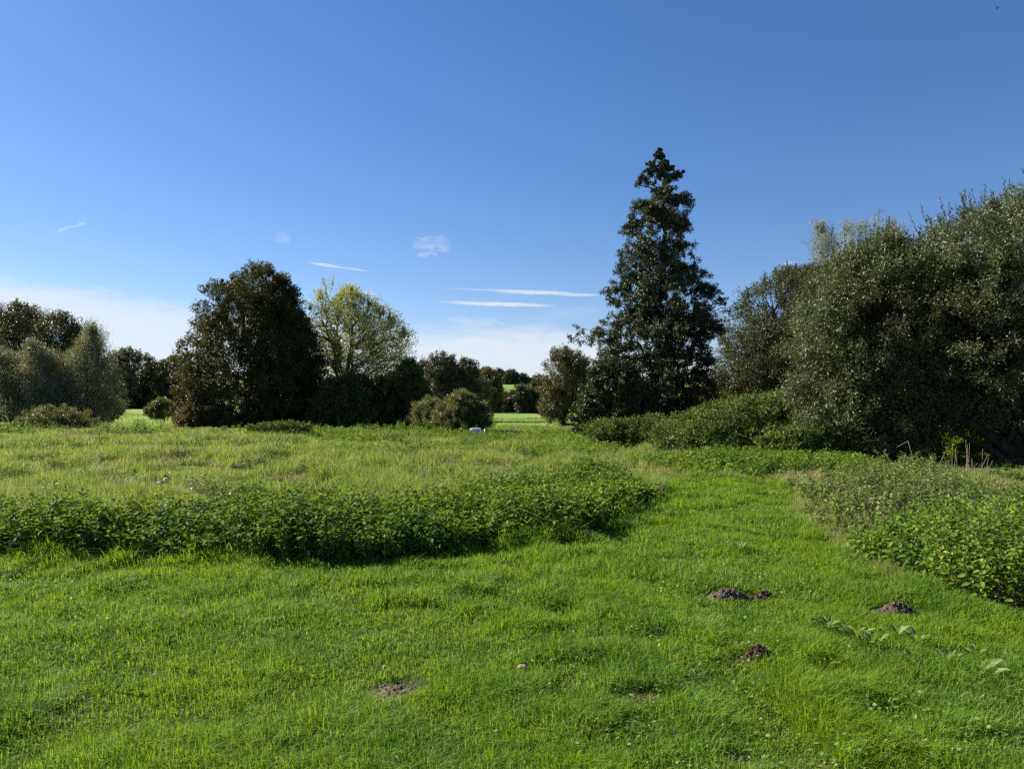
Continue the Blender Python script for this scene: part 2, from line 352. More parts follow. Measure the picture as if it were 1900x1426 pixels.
def tree(name, label, cat, d, base, rows, mat, ncl, nleaf, size, aspect=.6, spread=.32, depth=.85, shape='rhomb', bark='bark', stems=1,
         trunk_r=.2, gap=.30, gapf=.55, shell=.5, droop=0., upbias=.25, shoots=0, shoot_len=1.0, seed=1, group=None, lump=.22, power=.42, bf=.35, limbs=None, dens=1.9, whorl=0, floor=.22,
         stem_top=.85, tip=.008, lean=0., crown_name='crown', trunk_name='trunk', z0=None, only_leaves=False):
    """a tree whose crown widths come from rows of (photo y, left x, right x) measured at d metres"""
    global rng
    rng = np.random.default_rng(seed); ncl = int(ncl * 1.35); nleaf = int(nleaf * dens)
    b = at(base, 800, d); bx, by = b[0], d; bz = float(height(bx, by)) if z0 is None else z0
    org = np.array([bx, by, bz])
    Z = np.array([at(950, r[0], d)[2] for r in rows]); XL = np.array([at(r[1], r[0], d)[0] for r in rows]); XR = np.array([at(r[2], r[0], d)[0] for r in rows])
    o_ = np.argsort(Z); Z, XL, XR = Z[o_], XL[o_], XR[o_]
    Z = np.maximum(Z, bz + .05 + np.arange(len(Z)) * 1e-3)
    Z = Z[0] + (Z - Z[0]) * (1 - min(.2, spread * .75 / (Z[-1] - Z[0]))); cut = np.minimum((XR - XL) * .3, spread * .6); XL = XL + cut; XR = XR - cut
    zz = np.linspace(Z[0], Z[-1], 80); wid = np.interp(zz, Z, XR) - np.interp(zz, Z, XL)
    wz = wid + floor * wid.max(); wz = wz / wz.sum(); pts = []; outs = []
    want = ncl; cz = (Z[0] + Z[-1]) / 2
    tries = 0
    while want > 0 and tries < 60:
        tries += 1; m = ncl * 2
        z = rng.choice(zz, m, p=wz) + rng.normal(size=m) * (zz[1] - zz[0]) * .6; z = np.clip(z, Z[0], Z[-1])
        l = np.interp(z, Z, XL); r = np.interp(z, Z, XR); cx = (l + r) / 2; hw = (r - l) / 2
        phi = rng.random(m) * 2 * math.pi; rho = np.minimum(rng.random(m) ** shell, 1)
        q = np.stack([np.cos(phi) * 2, np.sin(phi) * 2, z / max(.6, hw.max()) * 3], -1)
        lobes = 1 - lump + 2 * lump * noise3(q, 1.3, seed, 3)
        lobes = np.minimum(lobes * 1.04, 1.12)
        hy = (hw * .45 + hw.max() * .55 * np.sqrt(np.clip(hw / hw.max(), 0, 1))) * depth
        p = np.stack([cx + hw * rho * lobes * np.cos(phi), by + hy * rho * lobes * np.sin(phi), z], -1)
        keep = noise3(p, gapf, seed + 5, 2) > gap
        keep &= p[:, 2] > height(p[:, 0], p[:, 1]) + .05
        p = p[keep][:want]; cx = cx[keep][:want]
        out = np.stack([p[:, 0] - cx, p[:, 1] - by, (p[:, 2] - cz) * .6], -1)
        pts.append(p); outs.append(unit(out + 1e-6)); want -= len(p)
    if whorl:
        # boughs leave the stem one by one and carry the foliage along their outer part
        nb = whorl; z = np.sort(rng.choice(zz, nb, p=wz) + rng.normal(size=nb) * .1); phi = np.arange(nb) * 2.4 + rng.normal(size=nb) * .3
        l = np.interp(z, Z, XL); r_ = np.interp(z, Z, XR); cx = (l + r_) / 2; stem = np.interp(z, Z, (XL + XR) / 2) * .3 + bx * .7
        ext = np.where(np.cos(phi) > 0, r_ - stem, stem - l) * np.abs(np.cos(phi)) + (r_ - l) / 2 * (1 - np.abs(np.cos(phi)))
        ext = ext * rng.uniform(.8, 1.12, nb) * (.78 + .5 * noise3(np.stack([np.cos(phi), np.sin(phi), z * .55], -1), 1.4, seed, 2)); k = max(4, ncl // nb); t = rng.uniform(.12, 1, (nb, k)) ** .75
        rise = np.where(z > Z[-1] - 2, .1, -.12)[:, None] * ext[:, None] * t + .12 * ext[:, None] * np.sin(t * 3.1)
        wob = ext[:, None] * .16 * (1.15 - t)
        px_ = stem[:, None] + np.cos(phi)[:, None] * ext[:, None] * t + rng.normal(size=(nb, k)) * (wob + .08)
        py_ = by + np.sin(phi)[:, None] * ext[:, None] * t + rng.normal(size=(nb, k)) * (wob + .08)
        pz_ = z[:, None] + rise + rng.normal(size=(nb, k)) * .13
        p = np.stack([px_, py_, pz_], -1).reshape(-1, 3); p = p[p[:, 2] > bz + .1]
        out = np.stack([p[:, 0] - bx, p[:, 1] - by, np.full(len(p), .15)], -1); pts = [p]; outs = [unit(out)]
    pts = np.concatenate(pts); outs = np.concatenate(outs)
    root = empty(name, org, label, cat, group)
    # skeleton
    sp = [org + np.array([0, 0, -.15])]; sl = [0.]; spar = [-1]
    H = Z[-1] - bz
    for s_ in range(stems):
        k0 = 0; prev = sp[0]; L = 0
        ang = rng.random() * 6.28; sprd = 0 if stems == 1 else rng.uniform(.3, .9)
        top = np.array([np.interp(bz + H * stem_top, Z, (XL + XR) / 2), by, bz + H * stem_top])
        wx = (np.interp(top[2] * .7, Z, XR) - np.interp(top[2] * .7, Z, XL)) * .32
        top = top + np.array([math.cos(ang) * sprd * wx, math.sin(ang) * sprd * wx, -H * .3 * rng.random() * (stems > 1)])
        n_ = 9
        for i in range(1, n_ + 1):
            t = i / n_; p = org * (1 - t) + top * t
            p = p + np.array([math.sin(t * 3.1) * lean + rng.normal() * .04 * H * .3, rng.normal() * .03 * H * .3, 0]) * (1 if i < n_ else 0)
            L += np.linalg.norm(p - prev); sp.append(p); sl.append(L * .5); spar.append(k0); k0 = len(sp) - 1; prev = p
    if True:
        P, par = mst(np.array(sp), np.array(sl), np.array(spar), pts, bf)
        A, B, ra, rb = twigs_from(P, par, tip, power, trunk_r)
        wood = [[A], [B], [ra], [rb]]
        if limbs:
            for q, v in zip(wood, polyline_tubes(*limbs)): q.append(v)
    # leaves
    lv = Leaves(shape); n = len(pts)
    T = unit(outs * .7 + rng.normal(size=(n, 3)) * .55 + np.array([0, 0, upbias - droop]))
    rep = np.repeat(np.arange(n), nleaf); m = len(rep)
    if whorl: spread = spread * np.clip((Z[-1] - pts[rep, 2]) / 2.5, .3, 1)
    t = rng.random(m)
    sub = unit(T[rep] + rng.normal(size=(m, 3)) * .75)
    c = pts[rep] + T[rep] * (t * spread * 1.4)[:, None] + sub * (rng.random(m) ** .6 * spread * .8)[:, None]
    A_ = unit(sub * .8 + rng.normal(size=(m, 3)) * .6 + np.array([0, 0, -droop]))
    N_ = unit(rng.normal(size=(m, 3)) * .8 + np.array([0, 0, .55]) + outs[rep] * .4)
    L_ = size * rng.uniform(.65, 1.25, m)
    lv.add(c, A_, N_, L_, L_ * aspect, (rng.random(m) * .7 + np.repeat(rng.random(n), nleaf) * .3))
    if shoots:
        top_i = np.argsort(-(pts[:, 2] - np.interp(pts[:, 0], [XL.min(), XR.max()], [0, 0])))
        # shoots rise from the upper surface of the crown
        srf = []
        for i in rng.permutation(n):
            p = pts[i]
            near = (np.abs(pts[:, 0] - p[0]) < .5) & (np.abs(pts[:, 1] - p[1]) < .7)
            if p[2] >= pts[near, 2].max() - .35: srf.append(i)
            if len(srf) >= shoots: break
        sa = pts[srf]; sd = unit(np.array([0, 0, 1.]) + rng.normal(size=(len(srf), 3)) * .12 + outs[srf] * .12); sl_ = shoot_len * rng.uniform(.35, 1.0, len(srf))
        sb = sa + sd * sl_[:, None]
        for q, v in zip(wood, (sa - sd * .25, sb, np.full(len(sa), .009), np.full(len(sa), .004))): q.append(v)
        kk = 22; rep = np.repeat(np.arange(len(srf)), kk); t = np.tile(np.linspace(.05, 1, kk), len(srf)); m = len(rep)
        c = sa[rep] + sd[rep] * (t * sl_[rep])[:, None]
        side = unit(rng.normal(size=(m, 3)) * [1, 1, .3]); A_ = unit(side * .7 + sd[rep] * .9)
        Ls = size * rng.uniform(1.0, 1.7, m) * (1.15 - .4 * t)
        lv.add(c, A_, rng.normal(size=(m, 3)), Ls, Ls * aspect)
    wood = [np.concatenate(q) for q in wood]
    tubes(trunk_name, *wood, M[bark], root, 6, org)
    lv.build(crown_name, M[mat], root, org)
    return root


# alder, the tall pointed tree
tree('alder_tree', 'tallest tree, dark conical alder with a pointed top right of centre', 'tree', 38, 1226,
     ((276, 1220, 1233), (288, 1214, 1240), (300, 1208, 1250), (315, 1195, 1258), (325, 1165, 1266), (345, 1185, 1262), (362, 1188, 1302), (385, 1180, 1290), (410, 1162, 1278), (430, 1172, 1300),
      (455, 1158, 1292), (478, 1142, 1298), (500, 1134, 1302), (530, 1126, 1325), (560, 1116, 1368), (585, 1118, 1362), (606, 1088, 1335), (640, 1084, 1332), (668, 1124, 1340),
      (700, 1118, 1350), (740, 1118, 1330), (790, 1112, 1310)), 'alder', 2300, 46, .085, .75, .22, .9, whorl=170, floor=.3, trunk_r=.16, seed=3, stem_top=.97, upbias=.05, droop=.25, dens=1.8)
tree('ivy_bush', 'rounded leafy bush at the left foot of the tall conical alder', 'bush', 33, 1140,
     ((668, 1120, 1160), (685, 1100, 1185), (710, 1090, 1205), (745, 1080, 1215), (775, 1065, 1220), (800, 1062, 1225)), 'alder', 330, 60, .10, .72, .25, .8,
     gap=.3, gapf=.9, trunk_r=.06, stems=4, seed=4, lump=.25)
# big willows on the right: the leaning trunk and its low limbs
LIMBS = ([[at(*q) for q in ln] for ln in (
    ((1905, 905, 18.9), (1880, 850, 18.9), (1850, 815, 18.9), (1800, 785, 19.1), (1740, 750, 19.3), (1680, 690, 19.7)),
    ((1915, 905, 19.1), (1895, 840, 19.2), (1865, 780, 19.4), (1840, 700, 19.9), (1820, 600, 20.4)),
    ((1900, 900, 19.0), (1872, 858, 18.8), (1830, 830, 18.7), (1785, 808, 18.8), (1735, 790, 18.9)),
    ((1925, 905, 19.3), (1930, 820, 19.7), (1925, 700, 20.4), (1900, 560, 20.9)),
    ((1890, 903, 18.8), (1862, 880, 18.5), (1840, 868, 18.4)))], (.24, .2, .13, .22, .08), (.07, .08, .03, .08, .03))
tree('willow_tree', 'large round willow filling the right edge, its dark trunk leaning left over the grass', 'tree', 20, 1885,
     ((378, 1850, 1970), (402, 1780, 2060), (430, 1712, 2130), (475, 1690, 2180), (520, 1672, 2210), (600, 1665, 2220), (680, 1672, 2210), (730, 1690, 2190), (770, 1720, 2170), (790, 1800, 2120)),
     'willow', 1900, 66, .085, .34, .34, .85, 'lance', gap=.27, gapf=.8, trunk_r=.2, stems=5, seed=12, lump=.22, shoots=650, shoot_len=1.15, droop=.1, upbias=.45, bf=.6,
     limbs=LIMBS)
tree('willow_tree', 'olive green willow with low skirt of leaves, left of the biggest willow', 'tree', 21, 1600,
     ((452, 1600, 1680), (470, 1560, 1730), (490, 1535, 1770), (520, 1520, 1790), (580, 1490, 1800), (650, 1476, 1800), (720, 1486, 1790), (780, 1490, 1760), (830, 1500, 1700), (858, 1515, 1650)),
     'willow', 1700, 62, .085, .36, .34, .75, 'lance', gap=.27, gapf=.8, trunk_r=.12, stems=6, seed=14, lump=.22, shoots=520, shoot_len=.95, droop=.15, upbias=.4, bf=.6)
tree('pale_poplar', 'silvery grey feathery tree top showing above the willow, leftmost of two', 'tree', 46, 1535,
     ((418, 1510, 1530), (436, 1502, 1552), (490, 1498, 1570), (540, 1500, 1590), (640, 1490, 1600), (760, 1500, 1600)), 'greypop', 420, 42, .10, .4, .45, .7, 'lance', gap=.38, gapf=.7, trunk_r=.12, seed=15,
     bark='twig_pale', upbias=.7, shoots=25, shoot_len=.9)
tree('pale_poplar', 'silvery grey feathery tree top between willow and its left twin', 'tree', 47, 1620,
     ((414, 1560, 1660), (432, 1550, 1680), (490, 1545, 1690), (540, 1540, 1700), (640, 1530, 1700), (760, 1540, 1690)), 'greypop', 600, 42, .10, .4, .45, .7, 'lance', gap=.36, gapf=.7, trunk_r=.12, seed=16,
     bark='twig_pale', upbias=.7, shoots=40, shoot_len=.9)
tree('twiggy_tree', 'brownish thin-leaved tree with visible stems between the alder and the willows', 'tree', 33, 1450,
     ((503, 1450, 1530), (520, 1410, 1560), (545, 1385, 1580), (580, 1362, 1590), (620, 1348, 1590), (670, 1340, 1590), (720, 1350, 1570), (755, 1370, 1550)), 'brown', 1100, 46, .085, .5, .38, .8,
     'rhomb', gap=.28, gapf=.7, trunk_r=.05, stems=9, seed=17, upbias=.5, shoots=160, shoot_len=.7, power=.36, bf=.9, dens=2.4, stem_top=.8)
tree('ochre_bush', 'ochre leaved low bush behind the bramble mound, at the right foot of the alder', 'bush', 36, 1330,
     ((700, 1320, 1360), (715, 1295, 1380), (740, 1280, 1390), (770, 1280, 1390)), 'autumn', 200, 34, .08, .5, .35, .8, gap=.3, trunk_r=.04, stems=4, seed=18)
# bramble mound and its neighbours
tree('bramble_mound', 'big rounded green bramble mound in front of the twiggy brownish tree', 'bramble', 24, 1395,
     ((738, 1430, 1500), (747, 1370, 1540), (760, 1320, 1550), (776, 1275, 1560), (794, 1240, 1560), (812, 1215, 1560), (838, 1220, 1560)), 'bramble', 1300, 56, .08, .66, .3, .7,
     gap=.27, gapf=1.0, shell=.45, trunk_r=.02, stems=8, seed=20, lump=.34, upbias=.5, shoots=80, shoot_len=.5, crown_name='foliage', trunk_name='canes')
tree('bramble_mound', 'low dark bramble tangle at the shaded foot of the olive willow', 'bramble', 20.5, 1490,
     ((800, 1450, 1530), (815, 1420, 1560), (840, 1410, 1580), (862, 1415, 1590)), 'bramble', 330, 56, .08, .66, .2, .6,
     gap=.25, gapf=1.2, shell=.4, trunk_r=.02, stems=6, seed=21, upbias=.3, crown_name='foliage', trunk_name='canes')
tree('bramble_mound', 'light green bramble bank at the foot of the ivy bush', 'bramble', 28, 1190,
     ((786, 1170, 1300), (793, 1120, 1330), (803, 1095, 1340), (815, 1090, 1345)), 'bramble', 520, 46, .085, .6, .3, .5,
     gap=.3, gapf=1.2, shell=.4, trunk_r=.02, stems=6, seed=22, lump=.35, upbias=.5, shoots=60, shoot_len=.4, crown_name='foliage', trunk_name='canes')
# the pair left of centre
tree('chestnut_tree', 'tall dark domed tree left of centre, brown-tinged, tallest of the left trees', 'tree', 50, 462,
     ((486, 425, 485), (493, 408, 503), (503, 394, 514), (525, 380, 522), (560, 374, 536), (590, 370, 560), (620, 368, 570), (645, 346, 575), (690, 340, 580), (740, 340, 580), (785, 345, 575)),
     'chestnut', 1250, 46, .15, .5, .42, .95, gap=.41, gapf=.6, trunk_r=.28, seed=71, lump=.10, droop=.35, upbias=.1, shoots=40, shoot_len=.3, stem_top=.9)
tree('chestnut_tree', 'shorter dark tree on the right shoulder of the tall domed tree', 'tree', 52, 545,
     ((515, 512, 530), (530, 500, 545), (555, 490, 556), (590, 485, 566), (630, 480, 590), (680, 480, 605), (740, 480, 610), (788, 485, 610)), 'chestnut', 800, 52, .15, .5, .42, .9,
     gap=.3, gapf=.6, trunk_r=.2, seed=32, lump=.14, droop=.35, upbias=.1, shoots=15, shoot_len=.4)
tree('rusty_bush', 'rusty brown bush at the left foot of the tall domed tree', 'bush', 47, 368,
     ((725, 352, 372), (735, 345, 382), (752, 338, 395), (775, 332, 412), (788, 330, 415)), 'rusty', 260, 46, .11, .5, .35, .8, gap=.3, trunk_r=.05, stems=4, seed=33)
tree('ash_tree', 'pale yellow-green airy tree with fanning branches beside the dark domed tree', 'tree', 54, 640,
     ((522, 596, 630), (535, 585, 655), (552, 570, 690), (575, 562, 718), (600, 560, 742), (620, 560, 764), (645, 562, 768), (670, 570, 758), (700, 580, 735), (745, 585, 720)), 'ash', 1000, 34, .15, .42, .5, .85, 'lance',
     gap=.40, gapf=.6, trunk_r=.14, stems=7, seed=34, lump=.25, upbias=.7, shoots=140, shoot_len=.9, power=.42, tip=.012, bf=.9, dens=.95)
tree('hazel_bush', 'dark green shrub mass under the pale airy tree, left of two', 'bush', 49, 640,
     ((700, 650, 680), (710, 605, 690), (722, 590, 700), (730, 580, 712), (790, 580, 715)), 'hazel', 620, 50, .13, .6, .35, .8, gap=.25, trunk_r=.06, stems=6, seed=35)
tree('hazel_bush', 'dark green shrub mass right of the pale airy tree, next to the low hawthorn', 'bush', 50, 735,
     ((672, 748, 764), (688, 735, 776), (702, 712, 785), (720, 692, 792), (740, 685, 800), (792, 685, 800)), 'hazel', 560, 44, .13, .6, .4, .8, lump=.35, gap=.34, trunk_r=.06, stems=6, seed=36, shoots=15, shoot_len=.5)
tree('hawthorn_bush', 'low round hawthorn bush with the white sheet at its right foot', 'bush', 39, 850,
     ((728, 850, 870), (738, 830, 885), (752, 815, 900), (770, 805, 908), (790, 800, 912), (806, 805, 905)), 'thorn', 420, 52, .075, .6, .25, .9, gap=.3, gapf=.9, trunk_r=.04, stems=6, seed=37, shoots=18, shoot_len=.35)
tree('hawthorn_bush', 'paler low bush between the dark shrubs and the round hawthorn', 'bush', 40.5, 795,
     ((742, 780, 810), (752, 768, 825), (772, 764, 830), (800, 765, 830)), 'thorn', 240, 50, .075, .5, .25, .9, gap=.3, gapf=.9, trunk_r=.03, stems=5, seed=38)
# left edge
tree('silver_willow', 'grey-green bushy willow at the very left edge', 'tree', 55, 20,
     ((655, -10, 6), (668, -12, 38), (680, 10, 60), (692, -40, 48), (710, -50, 72), (765, -60, 85), (782, -60, 90)), 'silver', 620, 34, .11, .4, .6, .8, 'lance', gap=.3, trunk_r=.08, stems=5, seed=41, upbias=.5, shoots=60, shoot_len=.7, lump=.35)
tree('silver_willow', 'grey-green bushy willow, middle of the three at left', 'tree', 54, 92,
     ((640, 58, 70), (652, 48, 78), (660, 40, 105), (672, 60, 112), (690, 36, 108), (705, 38, 130), (740, 40, 140), (780, 40, 145)), 'silver', 660, 34, .11, .4, .6, .8, 'lance', gap=.3, trunk_r=.08, stems=5, seed=42, upbias=.5, shoots=60, shoot_len=.7, lump=.35)
tree('silver_willow', 'grey-green bushy willow with an upright top, rightmost of the three at left', 'tree', 56, 165,
     ((606, 162, 182), (622, 157, 192), (650, 140, 196), (675, 112, 204), (705, 100, 212), (745, 100, 220), (778, 120, 212)), 'silver', 740, 34, .11, .4, .6, .8, 'lance', gap=.33, trunk_r=.09, stems=5, seed=43, upbias=.5, lump=.3, shoots=60, shoot_len=.8)
tree('autumn_tree', 'tall brown-topped tree behind the grey-green willows at the left edge', 'tree', 72, 30,
     ((568, 10, 50), (578, -20, 76), (595, -40, 100), (640, -60, 100), (720, -60, 100)), 'brown', 620, 34, .17, .5, .6, .8, gap=.42, trunk_r=.25, seed=44, shoots=50, shoot_len=1.3, upbias=.5, tip=.015)
tree('autumn_tree', 'rust-tinged tree standing behind the middle and right grey-green willows', 'tree', 70, 115,
     ((586, 92, 125), (596, 70, 142), (615, 62, 162), (660, 60, 178), (740, 70, 190)), 'brown', 480, 34, .17, .5, .6, .8, gap=.42, trunk_r=.2, seed=45, shoots=35, shoot_len=1.2, upbias=.5, tip=.015)
tree('bramble_clump', 'grey-brown bramble clump below the grey-green willows', 'bramble', 47, 95,
     ((755, 75, 120), (765, 50, 150), (780, 30, 170), (792, 25, 175)), 'thorn', 200, 40, .09, .6, .25, .8, gap=.25, trunk_r=.02, stems=6, seed=46, crown_name='foliage', trunk_name='canes')
tree('bramble_clump', 'small dark bramble clump in the gap before the bright far strip of field', 'bramble', 60, 205,
     ((742, 175, 222), (755, 168, 228), (775, 170, 220)), 'hazel', 150, 40, .12, .6, .25, .8, gap=.25, trunk_r=.02, stems=5, seed=47, crown_name='foliage', trunk_name='canes')
tree('bramble_clump', 'small round bush left of the rusty bush', 'bramble', 62, 300,
     ((742, 290, 312), (752, 278, 322), (770, 272, 328)), 'thorn', 160, 40, .12, .6, .25, .8, gap=.25, trunk_r=.02, stems=5, seed=48, crown_name='foliage', trunk_name='canes')
tree('bramble_clump', 'dark flat bramble patch in the meadow in front of the tall domed tree', 'bramble', 32, 522,
     ((791, 480, 560), (797, 465, 578), (806, 462, 582)), 'bramble', 200, 36, .09, .6, .18, .5, gap=.15, trunk_r=.015, stems=5, seed=49, crown_name='foliage', trunk_name='canes')
# the oak in the gap
tree('oak_tree', 'lone spreading oak with a short trunk in the far green field', 'tree', 82, 1046,
     ((650, 1025, 1070), (660, 1012, 1092), (675, 1008, 1100), (700, 1004, 1102), (730, 1002, 1100), (755, 1003, 1090), (775, 1010, 1075)), 'oak', 520, 40, .18, .6, .5, .9, gap=.40, gapf=.42, trunk_r=.3, seed=51, lump=.15, power=.46, tip=.02, bf=.6, dens=1.5)
# far trees
FG = 'trees beyond the far field'
for k, (px, d, ty, hw, mt, lab, grp) in enumerate((
        (240, 205, 650, 46, 'far', 'round-topped dark tree beyond the bright strip of field at left', None),
        (200, 215, 668, 22, 'brown', 'thin brownish tree beside the grey-green willows, left of the round-topped tree', None),
        (290, 212, 672, 30, 'far', 'dark far tree just right of the round-topped tree at left', None),
        (325, 208, 664, 34, 'far', 'dark far tree touching the left side of the tall domed tree', None),
        (820, 108, 656, 30, 'far', 'tall dark far tree, tallest in the row left of the central gap', None),
        (786, 112, 672, 22, 'far', 'lower far tree between the dark shrubs and the tallest of its row', None),
        (862, 110, 668, 28, 'far', 'dark far tree at the left side of the central gap', None),
        (904, 190, 688, 24, 'autumn', 'ochre-topped tree in the central gap, before the hill field', None),
        (980, 192, 698, 20, 'far', 'dark small tree in the central gap, right of the hill field', None),
        (1002, 196, 703, 22, 'brown', 'brownish small tree left of the lone oak', None),
        (1078, 185, 690, 30, 'far', 'dark far tree seen between the lone oak and the ivy bush', None),
        (944, 198, 740, 18, 'far', 'lowest dark tree below the hill field in the central gap', None),
        (1500, 120, 640, 60, 'far', 'dark far tree behind the twiggy brownish tree', None))):
    rows = ((ty, px - hw * .3, px + hw * .3), (ty + 8, px - hw * .7, px + hw * .75), (ty + 24, px - hw, px + hw), (745, px - hw, px + hw), (775, px - hw * .9, px + hw * .9))
    tree('far_tree', lab, 'tree', d, px, rows, mt, 300, 34, .0020 * d, .7, .0052 * d, .8, gap=.3, gapf=.22 * 110 / d, trunk_r=.3, seed=60 + k, lump=.3, tip=.02, group=grp)
for k, (lab, px, d, ty, x0, x1, n_) in enumerate((('low dark hedgerow closing the far field, between the grey-green willows and domed tree', 275, 214, 682, 175, 360, 620),
                                             ('dark hedgerow behind the field in the central gap', 950, 202, 730, 760, 1130, 1000),
                                             ('dark wood edge behind the row left of the central gap', 800, 135, 690, 750, 905, 520))):
    tree('hedgerow', lab, 'hedgerow', d, px, ((ty, x0 + 30, x1 - 30), (ty + 10, x0, x1), (775, x0, x1)), 'far', n_, 30, .0022 * d, .7, .0060 * d, .12, gap=.2, gapf=.2, trunk_r=.2, stems=8, seed=130 + k, lump=.45, tip=.02)
tree('bare_tree', 'thin leafless tree top behind the dark trees left of the central gap', 'tree', 118, 884,
     ((662, 874, 892), (672, 866, 900), (690, 868, 902), (720, 875, 895)), 'brown', 130, 1, .1, .3, .4, .8, gap=.2, trunk_r=.15, seed=90, tip=.025, bark='twig_pale', shoots=0)
# woods on the hill
for k, (px, ty, hw) in enumerate(((880, 694, 14), (905, 686, 18), (925, 688, 16), (948, 690, 12), (968, 697, 12), (1000, 702, 16))):
    d = 430 + 8 * (k % 3)
    rows = ((ty, px - hw * .4, px + hw * .4), (ty + 4, px - hw * .8, px + hw * .8), (ty + 9, px - hw, px + hw), (713, px - hw, px + hw))
    tree('hill_tree', ('hazy tree on the hill skyline, leftmost of the row', 'hazy tree on the hill skyline above the ochre-topped tree', 'hazy tree on the hill skyline, just right of the ochre-topped tree', 'hazy tree on the hill skyline above the small hill field', 'hazy low tree at the right end of the hill skyline row', 'hazy low tree on the hill skyline near the lone oak')[k],
         'tree', d, px, rows, 'farblue', 150, 26, .9, .7, 1.6, .8, gap=.25, gapf=.08, trunk_r=.3, seed=100 + k, tip=.05, group='trees along the hill skyline')

# ------------------------------------------------------------------ nettles
def on(x, y): return np.stack([x, y, height(x, y)], -1)
def nettles(lv, X, Y, H, leaf=.075, nodes=9, stems_out=None, spread=.06):
    n = len(X); base = on(X, Y); lean = rng.normal(size=(n, 2)) * .25
    phi0 = rng.random(n) * 3.14; pr = rng.random(n)
    for k in range(nodes):
        t = .22 + .78 * (k / (nodes - 1)) ** .85; z = H * t
        P = base + np.stack([lean[:, 0] * z, lean[:, 1] * z, z * (1 - .04 * t)], -1)
        sz = leaf * (1.05 if t < .8 else 1.25 - 1.0 * (t - .55)) * rng.uniform(.75, 1.25, n)
        for s_ in (0, math.pi):
            a = phi0 + k * 1.5708 + s_ + rng.normal(size=n) * .35; up = (.35 if t > .9 else -.18) + rng.normal(size=n) * .42
            A = np.stack([np.cos(a), np.sin(a), up], -1); N = np.stack([-np.cos(a) * up, -np.sin(a) * up, np.ones(n)], -1) + rng.normal(size=(n, 3)) * .45
            lv.add(P + unit(A) * .012, A, N, sz, sz * .62, np.clip(pr * .5 + rng.random(n) * .5, 0, 1))
    if stems_out is not None:
        top = base + np.stack([lean[:, 0] * H, lean[:, 1] * H, H * .97], -1); stems_out.append((base, top))
def scatter(poly, n, seed):
    """n points per square metre in a ground polygon"""
    global rng
    rng = np.random.default_rng(seed); p = np.array([q[:2] for q in poly]); lo = p.min(0); hi = p.max(0)
    m = int(n * np.prod(hi - lo)); x = rng.uniform(lo[0], hi[0], m); y = rng.uniform(lo[1], hi[1], m); k = inside(x, y, poly); return x[k], y[k]
def edge_dist(x, y, poly):
    d = np.full(len(x), 9.)
    for i in range(len(poly)):
        a = np.array(poly[i][:2]); b = np.array(poly[(i + 1) % len(poly)][:2]); ab = b - a
        t = np.clip(((x - a[0]) * ab[0] + (y - a[1]) * ab[1]) / (ab @ ab), 0, 1)
        d = np.minimum(d, np.hypot(x - a[0] - t * ab[0], y - a[1] - t * ab[1]))
    return d
def nettle_bed(name, label, poly, dens, h, leaf, seed, mat='nettle', edge=.4, cat='nettle patch', nodes=9, shape='ovate', var=.52):
    x, y = scatter(poly, dens, seed)
    if name[0] == 'w': k_ = noise2(x, y, 1.4, 9, 3) > .40; x, y = x[k_], y[k_]
    e = edge_dist(x, y, poly); hh = h * (.58 + .42 * sstep(e, 0, edge)) * (1 - var + 2 * var * noise2(x, y, .85, seed, 3)) * rng.uniform(.78, 1.1, len(x))
    c = np.array([x.mean(), y.mean(), 0]); root = empty(name, c, label, cat)
    lv = Leaves(shape); st = []; nettles(lv, x, y, hh, leaf, nodes, st)
    lv.build('foliage', M[mat], root, c)
    if name[0] == 'n' and h > .5:
        q = rng.permutation(len(x))[:len(x) // 18]; hh2 = hh[q] * rng.uniform(1.05, 1.35, len(q)); l2 = Leaves('rhomb'); s2 = []
        nettles(l2, x[q], y[q], hh2, .035, 12, s2); l2.build('seed_heads', M['weed'], root, c)
    tubes('stems', st[0][0], st[0][1], np.full(len(x), .004), np.full(len(x), .0025), M['twig_pale'], root, 3, c)
    return root
def gp(*q): return [tuple(gnd(a, b)[:2]) for a, b in q]
HEDGE = [(-9.5, 7.9)] + gp((-180, 1040), (0, 1040), (150, 1042), (330, 1046), (480, 1046), (600, 1050), (750, 1040), (900, 1018), (1050, 1000), (1120, 985), (1168, 958), (1192, 936)) \
        + [(2.30, 11.7), (2.25, 13.2), (1.8, 14.3), (1.2, 13.6), (.5, 12.2), (-.2, 10.9), (-1.0, 10.0), (-2.0, 9.3), (-3.2, 9.0), (-4.6, 8.9), (-6.2, 9.1), (-9.5, 9.4)]
RBED = gp((2150, 1180), (1900, 1140), (1800, 1115), (1735, 1098), (1680, 1062), (1610, 1040), (1560, 1022), (1640, 1006), (1780, 994), (1900, 978), (2150, 975))
SAPL = gp((1475, 950), (1540, 1005), (1640, 1020), (1760, 1000), (1850, 975), (1820, 925), (1720, 898), (1600, 900), (1500, 915))
STRIP = gp((1185, 872), (1290, 884), (1400, 886), (1480, 882), (1560, 888), (1640, 892), (1640, 868), (1540, 858), (1400, 850), (1300, 850), (1200, 855))
nettle_bed('nettle_hedge', 'long dark-fronted nettle hedge curving across the left and middle', HEDGE, 180, .53, .068, 201, nodes=10)
nettle_bed('nettle_patch', 'leafy nettle patch at the right edge, nearest to the camera', RBED, 150, .54, .060, 202)
nettle_bed('nettle_patch', 'low nettle strip beyond the bend of the mown path', STRIP, 45, .36, .08, 203, nodes=7)
nettle_bed('willowherb_patch', 'pale scrubby weed patch behind the right nettle patch', SAPL, 60, .50, .055, 204, 'weed', nodes=12, shape='ovate', var=.85, cat='weed patch')

